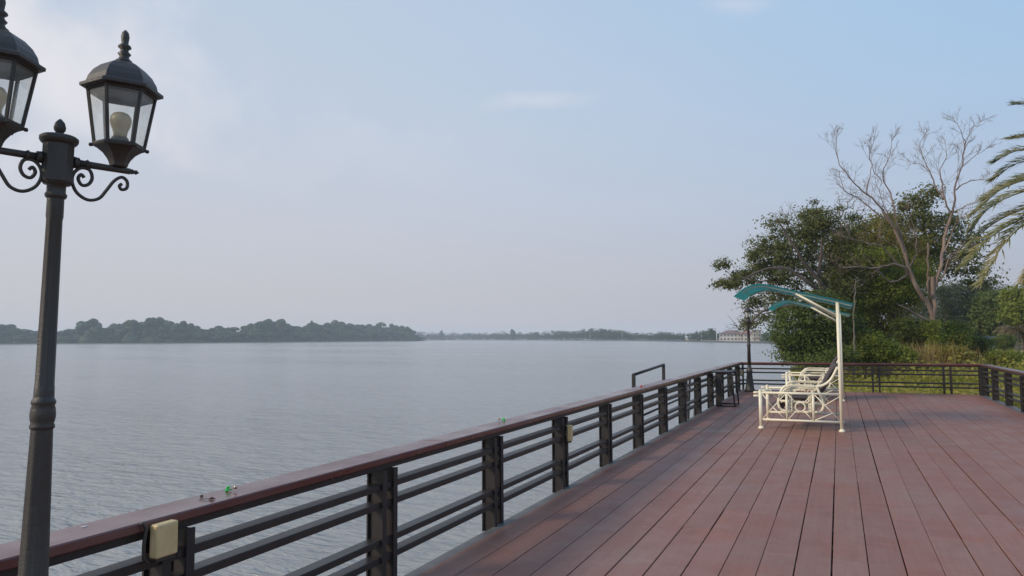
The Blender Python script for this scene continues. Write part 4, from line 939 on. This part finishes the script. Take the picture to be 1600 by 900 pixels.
for i, (x, ytop, d) in enumerate(spots):
    o = cas[i] if i < 3 else copy_tree(cas[i % 3]); g = gpt(x, 540, d); top = at(x, ytop, d); o.location = (g[0], g[1], g[2]); k = (top.z-g[2])/8.6
    o.scale = (k*1.25, k*1.25, k); o.rotation_euler = (0, 0, i*1.9); tag(o, names_[i], 'tree', 'feathery trees beyond the field')
make_tree('light_green_tree', 'yellow-green tree at the right edge beyond the dry field', 'tree', [(1588, 462, 16, 12, 1.2), (1600, 480, 20, 18, 1.2), (1582, 492, 12, 14, 1), (1606, 505, 16, 14, 1)],
    gpt(1598, 545, 76), [gpt(1598, 545, 76), A(1597, 510, 76), A(1596, 480, 76)], 76, 'leaf_bright', leaf=.36, per=50, rad=.5, r0=.16)
make_tree('round_tree', 'dark mid-green tree among the feathery row above the parked car', 'tree', [(1556, 480, 24, 22, 1.2), (1570, 500, 24, 22, 1.2), (1545, 506, 22, 20, 1.2), (1580, 520, 20, 14, 1)],
    gpt(1562, 545, 82), [gpt(1562, 545, 82), A(1561, 520, 82), A(1560, 495, 82)], 82, 'leaf_mid', leaf=.38, per=60, rad=.55, r0=.2)

# ---- palms
def frond_mesh(ctrl, n=60, leafl=.42, seed=0, w_=.012):
    """a feather frond along the curve ctrl (base to tip): rachis and two rows of narrow folded leaflets"""
    rng = np.random.default_rng(seed); C_ = spline(ctrl, 8); pts = np.array([list(p) for p in C_]); m = len(pts)
    Vr, Fr = tube_np([pts], [np.linspace(.020, .004, m)], 5)
    V = list(Vr); Fq = [tuple(f) for f in Fr]; up = np.array([0, 0, 1.])
    for i in range(n*2):
        t = .12+.88*(i//2)/n; s_ = 1 if i % 2 else -1; x = min(t, .9999)*(m-1); k = min(int(x), m-2); p = pts[k]+(pts[k+1]-pts[k])*(x-k); tg = pts[k+1]-pts[k]; tg /= np.linalg.norm(tg)
        nb = np.cross(tg, up); nb /= (np.linalg.norm(nb)+1e-9); nu = np.cross(nb, tg)
        ll = leafl*(1.05-.55*t**2)*(.8+.4*rng.random())*min(1, (t-.04)*5)
        d_ = tg*(.55+.5*t)+nb*s_*.62+nu*(.42+rng.normal()*.22)+rng.normal(size=3)*.07; d_ /= np.linalg.norm(d_); wv = np.cross(d_, nu); wv /= (np.linalg.norm(wv)+1e-9); wv = wv*.55+nu*.45; ww = wv/np.linalg.norm(wv)*w_
        e_ = p+d_*ll+np.array([0, 0, -.16*ll]); m_ = p+d_*ll*.45
        b_ = len(V); V += [p, m_+ww, e_, m_-ww]; Fq.append((b_, b_+1, b_+2, b_+3))
    return npmesh('frond', np.array(V), np.array(Fq))
def arc(az, el, L, dr):
    return [Vector((math.cos(az)*L*t*(1-.12*dr*t), math.sin(az)*L*t*(1-.12*dr*t), L*(el*t-dr*t*t))) for t in (0, .25, .5, .75, 1)]
def palm(name, label, base, top, fr, m, thick=.2, leafl=.42, n=60, w_=.012):
    """fr: list of frond curves relative to the top"""
    root = empty(name, base); tag(root, label, 'palm tree'); b0, t0 = Vector(base), Vector(top); tr = MB(); k_ = 26
    tr.tube([b0.lerp(t0, i/k_)-b0 for i in range(k_+1)], [thick*(1+.12*(i % 2)) for i in range(k_+1)], 12); tr.build('trunk', MT['palebark'], root)
    for i, c in enumerate(fr): link('frond', frond_mesh(c, n, leafl, i, w_), MT[m], root, t0-b0)
    return root
DP = 11.5
top = at(1752, 300, DP); bs = (top.x+.1, top.y+.1, ground_z(top.x, top.y)-.1)
PF = [[(1750, 298, 0), (1700, 215, 0), (1640, 168, .1), (1586, 163, .3)], [(1750, 298, 0), (1690, 240, -.2), (1630, 212, -.3), (1580, 217, -.4)],
      [(1750, 299, 0), (1690, 248, 0), (1600, 234, .3), (1556, 252, .5)], [(1750, 300, 0), (1685, 258, .2), (1600, 252, .5), (1552, 280, .7)],
      [(1750, 302, 0), (1690, 275, -.2), (1600, 282, -.3), (1540, 310, -.4)], [(1750, 304, 0), (1690, 282, 0), (1600, 299, .2), (1546, 325, .3), (1520, 358, .4)],
      [(1750, 306, 0), (1690, 295, .1), (1600, 326, .2), (1546, 354, .4), (1500, 400, .6)], [(1750, 306, 0), (1690, 300, -.1), (1600, 340, -.1), (1546, 372, -.2), (1508, 415, -.3)],
      [(1750, 308, 0), (1690, 305, 0), (1610, 345, -.2), (1568, 382, -.3), (1532, 444, -.4)], [(1750, 310, 0), (1700, 320, .2), (1640, 370, .3), (1600, 440, .3)], [(1750, 300, 0), (1670, 268, .6), (1575, 290, 1.0), (1520, 335, 1.2)]]
fr = [[at(x, y, DP+o)-top for x, y, o in c] for c in PF]
LFT = math.atan2(-CR2.y, -CR2.x)
fr += [arc(LFT+.9+i*.47, random.uniform(.1, .9), 2.6, random.uniform(.5, .9)) for i in range(10)]
palm('date_palm', 'large date palm at the right edge with fronds sweeping into view', bs, tuple(top), fr, 'palm', .2, .33, 92, .0115)
t2 = at(1588, 516, 62)
palm('dry_palm', 'small brown drooping palm standing in the dry field at the right edge', (t2.x, t2.y, ground_z(t2.x, t2.y)-.1), tuple(t2), [arc(i*2*PI/18+random.uniform(-.1, .1), random.uniform(.1, .7), 1.7, random.uniform(.6, 1.25)) for i in range(30)], 'drypalm', .17, .6, 26, .03)

# ---- parked car far behind the bushes
cr = gpt(1553, 545, 78); root = empty('parked_car', (cr[0], cr[1], cr[2]+.1), .3); tag(root, 'dark blue car parked far off behind the bushes, almost hidden', 'car')
prof_ = [(-2.1, .35), (-2.12, .75), (-1.95, .92), (-1.15, .98), (-.65, 1.42), (.75, 1.45), (1.35, .98), (2.0, .85), (2.15, .6), (2.1, .35)]
vs = [(x, -.85, z) for x, z in prof_]+[(x, .85, z) for x, z in prof_]; n = len(prof_)
MB().add(vs, [tuple(range(n)), tuple(reversed(range(n, 2*n)))]+[(i, n+i, n+(i+1) % n, (i+1) % n) for i in range(n)]).build('body', MT['carblue'], root)
for s_ in (-1, 1):
    MB().add([(-.95, s_*.86, 1.0), (-.6, s_*.862, 1.35), (.7, s_*.862, 1.37), (1.12, s_*.86, 1.0)], [(0, 1, 2, 3)]).build('side_window', MT['window'], root)
    for x in (-1.35, 1.35): MB().tube([(x, s_*.68, .33), (x, s_*.9, .33)], .33, 16).build('wheel', MT['tyre'], root)

# ------------------------------------------------------------------ the wooded headland and the far shore
def crown_mesh(seed, n=4200, leaf=.85):
    rng = np.random.default_rng(seed); pts = []; nrs = []; k = 16
    for i in range(k):
        a = rng.random()*2*PI; rr = rng.random()**.6*4.2; zc = rng.uniform(3.0, 7.4)*(1-.35*(rr/4.2)**2)+.4; R_ = rng.uniform(1.2, 2.3)
        u = rng.normal(size=(n//k, 3)); u /= np.linalg.norm(u, axis=1)[:, None]; u[:, 2] = np.abs(u[:, 2])*rng.choice([1, 1, 1, -.6], len(u)); q = (.82+.2*rng.random(len(u)))[:, None]*R_
        pts.append(np.array([rr*math.cos(a), rr*math.sin(a), zc])+u*q*np.array([1, 1, .8])); nrs.append(u)
    u = rng.normal(size=(n//4, 3)); u[:, 2] = np.abs(u[:, 2]); u /= np.linalg.norm(u, axis=1)[:, None]; pts.append(u*np.array([4.6, 4.6, 3.4])+np.array([0, 0, .2])); nrs.append(u)
    P = np.concatenate(pts); nq = np.concatenate(nrs)[P[:, 2] > 0]; P = P[P[:, 2] > 0]; s = leaf*(.5+.7*rng.random(len(P)))
    # leaves lie roughly on the clump surface
    nq = nq+rng.normal(size=P.shape)*.28; a = np.cross(nq, rng.normal(size=P.shape)); b_ = np.cross(nq, a); a /= np.linalg.norm(a, axis=1)[:, None]; b_ /= np.linalg.norm(b_, axis=1)[:, None]
    V = np.empty((len(P), 4, 3)); V[:, 0] = P-a*s[:, None]*.5; V[:, 1] = P+b_*s[:, None]*.4; V[:, 2] = P+a*s[:, None]*.5; V[:, 3] = P-b_*s[:, None]*.4
    return npmesh('crown', V.reshape(-1, 3), np.arange(4*len(P)).reshape(-1, 4))
CM = [crown_mesh(31+i) for i in range(5)]
TRK = MB().tube([(0, 0, -.5), (.2, .1, 2.5), (.1, .3, 5)], [.35, .28, .15], 6).tube([(.1, .1, 1.5), (1.4, .2, 4)], [.2, .1], 5).tube([(.1, .1, 1.2), (-1.5, -.3, 3.6)], [.2, .1], 5).mesh('trunk')
CROWN_W = 10.0; CROWN_H = 8.6
def far_tree(px, ytop, ybase, d, wpx, label, group, i):
    """a tree whose top shows at ytop and whose foot stands on the flat"""
    p = at(px, ybase, d); t = at(px, ytop, d); z0 = WZ+.4; h = t.z-z0
    o = empty('mangrove_tree', (p.x, p.y, z0), i*2.1); tag(o, label, 'tree', group)
    kx = wpx*d/FPX/CROWN_W; kz = h/CROWN_H
    c = link('crown', CM[i % 5], MT['leaf_far'], o); c.scale = (kx, kx, kz)
    c = link('trunk', TRK, MT['bark'], o); c.scale = (kz*.8, kz*.8, kz)
# skyline of the headland read off the photograph: x -> top y
SKX = [-40, 0, 12, 30, 62, 90, 108, 122, 135, 150, 160, 168, 180, 195, 208, 216, 228, 240, 250, 262, 275, 290, 305, 318, 332, 345, 358, 372, 385, 398, 410, 422, 436, 446, 460, 480, 488, 500, 520, 540, 552, 570, 590, 610, 628, 640, 648, 652]
SKY_ = [510, 508, 506, 514, 514, 518, 516, 508, 500, 500, 512, 514, 504, 500, 500, 506, 502, 496, 499, 502, 500, 503, 509, 513, 512, 508, 510, 514, 509, 504, 498, 501, 499, 510, 511, 507, 502, 506, 501, 503, 505, 506, 504, 505, 508, 514, 520, 526]
DISTX = [-60, 0, 100, 200, 300, 400, 500, 600, 652]; DISTD = [660, 690, 690, 700, 700, 760, 850, 950, 985]
special = {}
i = 0; x = -30.0
while x < 652:
    d = float(np.interp(x, DISTX, DISTD)); yt = float(np.interp(x, SKX, SKY_)); wv = random.uniform(26, 40) if x < 600 else random.uniform(18, 26)
    hx = float(np.interp(x, [-60, 652], [540.5, 533]))
    sgm = 'left of the lamp pole' if x < 60 else 'between the lamp pole and the tallest headland tree' if x < 232 else 'between its tallest and its double-topped tree' if x < 405 else 'right of its double-topped tree'
    far_tree(x, yt+random.uniform(-.5, 1.5), hx, d+30+random.uniform(-10, 15), wv*1.05, 'grey-green skyline tree of the far headland, '+sgm, 'headland skyline trees '+sgm, i)
    far_tree(x+random.uniform(4, 9), yt+random.uniform(7, 14), hx, d+8+random.uniform(-4, 4), wv*.9, 'low waterline tree of the far headland, '+sgm, 'headland waterline trees '+sgm, i+3)
    x += wv*random.uniform(.40, .52); i += 1
for (px, yt, wv, lb) in [(142, 499, 38, 'rounded tree standing above the low headland just right of the lamp pole'), (242, 495, 34, 'tallest tree of the headland, above its left half'), (207, 499, 36, 'broad domed tree left of the tallest headland tree'), (414, 498, 34, 'high double-topped tree in the middle of the headland'), (438, 500, 30, 'domed tree right beside the high double-topped headland tree'), (487, 502, 12, 'narrow upright tree in the dip of the headland skyline'), (637, 510, 22, 'last rounded tree at the tip of the headland'), (10, 506, 34, 'tree at the far left edge of the headland')]:
    far_tree(px, yt, float(np.interp(px, [-60, 652], [540.5, 533])), float(np.interp(px, DISTX, DISTD))+4, wv, lb, None, i); i += 1
# far wood: reads as one mass
FX = [640, 660, 690, 700, 720, 760, 790, 800, 812, 850, 880, 900, 920, 935, 950, 975, 985, 1000, 1030, 1060, 1085, 1100, 1112, 1120, 1135, 1160, 1185, 1200, 1215, 1230, 1260, 1300]
FY = [519, 518, 521, 520, 520, 519, 519, 518, 519, 518, 516, 517, 514, 513, 514, 515, 519, 520, 519, 520, 519, 516, 515, 518, 520, 521, 520, 518, 517, 519, 521, 522]
WBX = [640, 700, 800, 900, 1000, 1060, 1125, 1190, 1225, 1300]; WBD = [1420, 1480, 1190, 890, 700, 565, 440, 385, 350, 330]
WBY = [531.5, 531.5, 531, 532, 533, 534, 535.5, 537, 538, 540]
pts = []; szs = []
for x in np.arange(636, 1300, 1.6):
    if 1123 < x < 1193: continue
    d = float(np.interp(x, WBX, WBD)); yt = float(np.interp(x, FX, FY))+RNG.normal()*.9
    for row in range(2):
        dd = d+12+row*22; t = at(x, yt+(3 if row == 0 else 0)+abs(RNG.normal())*1.2, dd); z0 = WZ+.6; h = t.z-z0; R_ = max(1.6, h*.33); n = 230
        cl = RNG.normal(size=(6, 3))*np.array([R_*.8, R_*.8, h*.22])+np.array([t.x, t.y, z0+h*.5])
        q = cl[RNG.integers(0, 6, n)]+RNG.normal(size=(n, 3))*np.array([R_*.35, R_*.35, h*.10]); q[:, 2] = np.clip(q[:, 2], z0-.2, t.z); pts.append(q); szs.append(np.full(n, h*.085))
P = np.concatenate(pts); s = np.concatenate(szs)*(.6+.7*RNG.random(len(P)))
a = RNG.normal(size=P.shape); b_ = np.cross(a, RNG.normal(size=P.shape)); a /= np.linalg.norm(a, axis=1)[:, None]; b_ /= np.linalg.norm(b_, axis=1)[:, None]
V = np.empty((len(P), 4, 3)); V[:, 0] = P-a*s[:, None]*.5; V[:, 1] = P+b_*s[:, None]*.4; V[:, 2] = P+a*s[:, None]*.5; V[:, 3] = P-b_*s[:, None]*.4
tag(link('far_wood', npmesh('far_wood', V.reshape(-1, 3), np.arange(4*len(P)).reshape(-1, 4)), MT['leaf_far']), 'hazy line of woodland along the far shore of the river', 'woodland', kind='stuff')
def dfar(x): return float(np.interp(x, WBX, WBD))
for (px, yt, wv, lb) in [(801, 513.5, 9, 'small round tree rising alone above the far shore woods'), (690, 516.5, 9, 'small dome-topped tree above the far woods just right of the headland'), (1112, 514, 14, 'dark tree left of the white house on the far shore'), (1212, 515, 24, 'rounded blue-grey tree right of the cream building across the river'), (1196, 519, 18, 'low blue-grey tree touching the cream building across the river'), (1228, 520, 20, 'far tree half hidden behind the shoreline foliage')]:
    d = dfar(px)-2+(12 if px < 1120 else 4); far_tree(px, yt, 535, d, wv, lb, None, i); i += 1
for px, yt, yb in [(922, 519, 528), (972, 519, 528), (1071, 520, 529), (1096, 519, 531), (1120, 515, 529)]:
    d = dfar(px)-1+4; p = at(px, yb, d); t = at(px, yt, d)
    o = MB().tube([(0, 0, 0), (0, 0, t.z-WZ-.2)], [.30, .18], 6).tube([(0, 0, t.z-WZ-.3), (1.0, 0, t.z-WZ-.1)], .12, 5).build('light_pole', MT['white'], None, (p.x, p.y, WZ+.2))
    tag(o, {922: 'leftmost thin white pole before the far woods', 972: 'thin white pole before the far woods, second from the left', 1071: 'white pole standing by the small jetty hut', 1096: 'white pole at the left end of the concrete wharf', 1120: 'white pole left of the white house on the far shore'}[px], 'pole', 'white poles along the far shore')

# ------------------------------------------------------------------ buildings on the far shore
def facing(px, py, d):
    p = at(px, py, d); return p
RZ = YAW*.25
def building(name, label, px, d, wpx, ytop_wall, ybase, depth, wallm, roofm, rise, nwin, floors, hip=True):
    p = at(px, ybase, d); rz = math.atan2(-p.x, p.y); k = d/FPX; W = wpx*k; z1 = at(px, ytop_wall, d).z; z0 = WZ+.7
    root = empty(name, (p.x, p.y, z0), rz); tag(root, label, 'building'); H_ = z1-z0
    MB().box((-W/2, 0, 0), (W/2, depth, H_)).build('wall', MT[wallm], root)
    e_ = .6; rv = [(-W/2-e_, -e_, H_+.01), (W/2+e_, -e_, H_+.01), (W/2+e_, depth+e_, H_+.01), (-W/2-e_, depth+e_, H_+.01), (-W/2+depth*.45, depth/2, H_+rise), (W/2-depth*.45, depth/2, H_+rise)]
    if roofm: MB().add(rv, [(0, 1, 5, 4), (2, 3, 4, 5), (1, 2, 5), (3, 0, 4), (3, 2, 1, 0)]).build('roof', MT[roofm], root)
    else: MB().box((-W/2-.2, -.2, H_+.01), (W/2+.2, depth+.2, H_+.35)).build('parapet', MT[wallm], root)
    fh = H_/floors
    for f_ in range(floors):
        for j in range(nwin):
            x = -W/2+W*(j+.5)/nwin; ww = W/nwin*.28; z = fh*f_+fh*.3
            fr_ = MB().box((x-ww-.08, -.06, z-.08), (x+ww+.08, -.005, z+fh*.5+.08)).build('window', MT['white'], root)
            MB().box((x-ww, -.09, z), (x+ww, -.062, z+fh*.5)).build('pane', MT['window'], fr_)
    return root
building('white_house', 'long white two-storey house with brown tiled roof on the far shore', 1144, 432, 38, 521.5, 532, 9, 'housewall', 'roof', 2.0, 7, 2)
building('red_roof_house', 'pinkish house with red-brown roof right behind the distant lamp pole', 1168, 420, 22, 521.5, 533, 8, 'housewall', 'roofred', 2.2, 4, 2)
cb = building('cream_building', 'tall cream building with open upper floor right of the distant lamp pole', 1183, 400, 13, 516, 534, 7, 'houseyellow', None, 0, 2, 3)
for j in range(4): MB().box((-2.35+j*1.5, -1.2, 0), (-2.1+j*1.5, -1.0, 6.2)).build('column', MT['housewall'], cb)
for z in (2.2, 4.3, 6.2): MB().box((-2.5, -1.25, z), (2.6, -.01, z+.22)).build('balcony_slab', MT['housewall'], cb)
# shore walls
def seawall(px0, px1, d0, d1, ytop, label, m='conc'):
    a = at(px0, 535, d0); b_ = at(px1, 535, d1); top = at((px0+px1)/2, ytop, (d0+d1)/2).z; v = Vector((b_.x-a.x, b_.y-a.y, 0)); L = v.length
    o = MB().box((0, 0, WZ-.8), (L, 3, top)).box((-.1, -.15, top+.004), (L+.1, .5, top+.25)).build('sea_wall', MT[m], None, (a.x, a.y, 0)); o.rotation_euler = (0, 0, math.atan2(v.y, v.x)); tag(o, label, 'wall')
seawall(1096, 1134, 475, 428, 532.5, 'long dark grey concrete wharf left of the houses')
seawall(1132, 1178, 418, 398, 533, 'pale stone embankment in front of the far houses', 'housewall')
seawall(1176, 1192, 396, 388, 535, 'low wall at the foot of the cream building')
p = at(1078, 533, 545); root = empty('jetty_hut', (p.x, p.y, WZ)); tag(root, 'tiny white hut on a jetty at the far shore', 'hut')
MB().box((-4, 0, .6), (8, 4, .9)).build('platform', MT['conc'], root); MB().box((-3, .5, .91), (1.2, 3.5, 3.0)).build('wall', MT['housewall'], root); MB().add([(-3.6, 0, 3.01), (1.8, 0, 3.01), (1.8, 4, 3.01), (-3.6, 4, 3.01), (-3.6, 2, 4.1), (1.8, 2, 4.1)], [(0, 1, 5, 4), (2, 3, 4, 5), (1, 2, 5), (3, 0, 4), (3, 2, 1, 0)]).build('roof', MT['white'], root)
MB().box((4.5, 1, .91), (6, 3, 2.6)).build('shed', MT['housewall'], root)
for x in (-3.5, 0, 3.5, 7.5): MB().box((x-.15, .2, -1), (x+.15, .5, .6)).build('pile', MT['conc'], root)

# ------------------------------------------------------------------ haze
hz = MB().box((-2500, -120, -4.5), (2500, 2420, 32)).build('haze', None); tag(hz, kind='stuff')
m = bpy.data.materials.new('haze'); m.use_nodes = True; nt = m.node_tree; nt.nodes.clear(); o = N(nt, 'ShaderNodeOutputMaterial'); v = N(nt, 'ShaderNodeVolumePrincipled')
v.inputs['Density'].default_value = .00036; v.inputs['Color'].default_value = (.86, .94, 1, 1); v.inputs['Anisotropy'].default_value = 0
nt.links.new(v.outputs[0], o.inputs['Volume']); hz.data.materials.append(m)
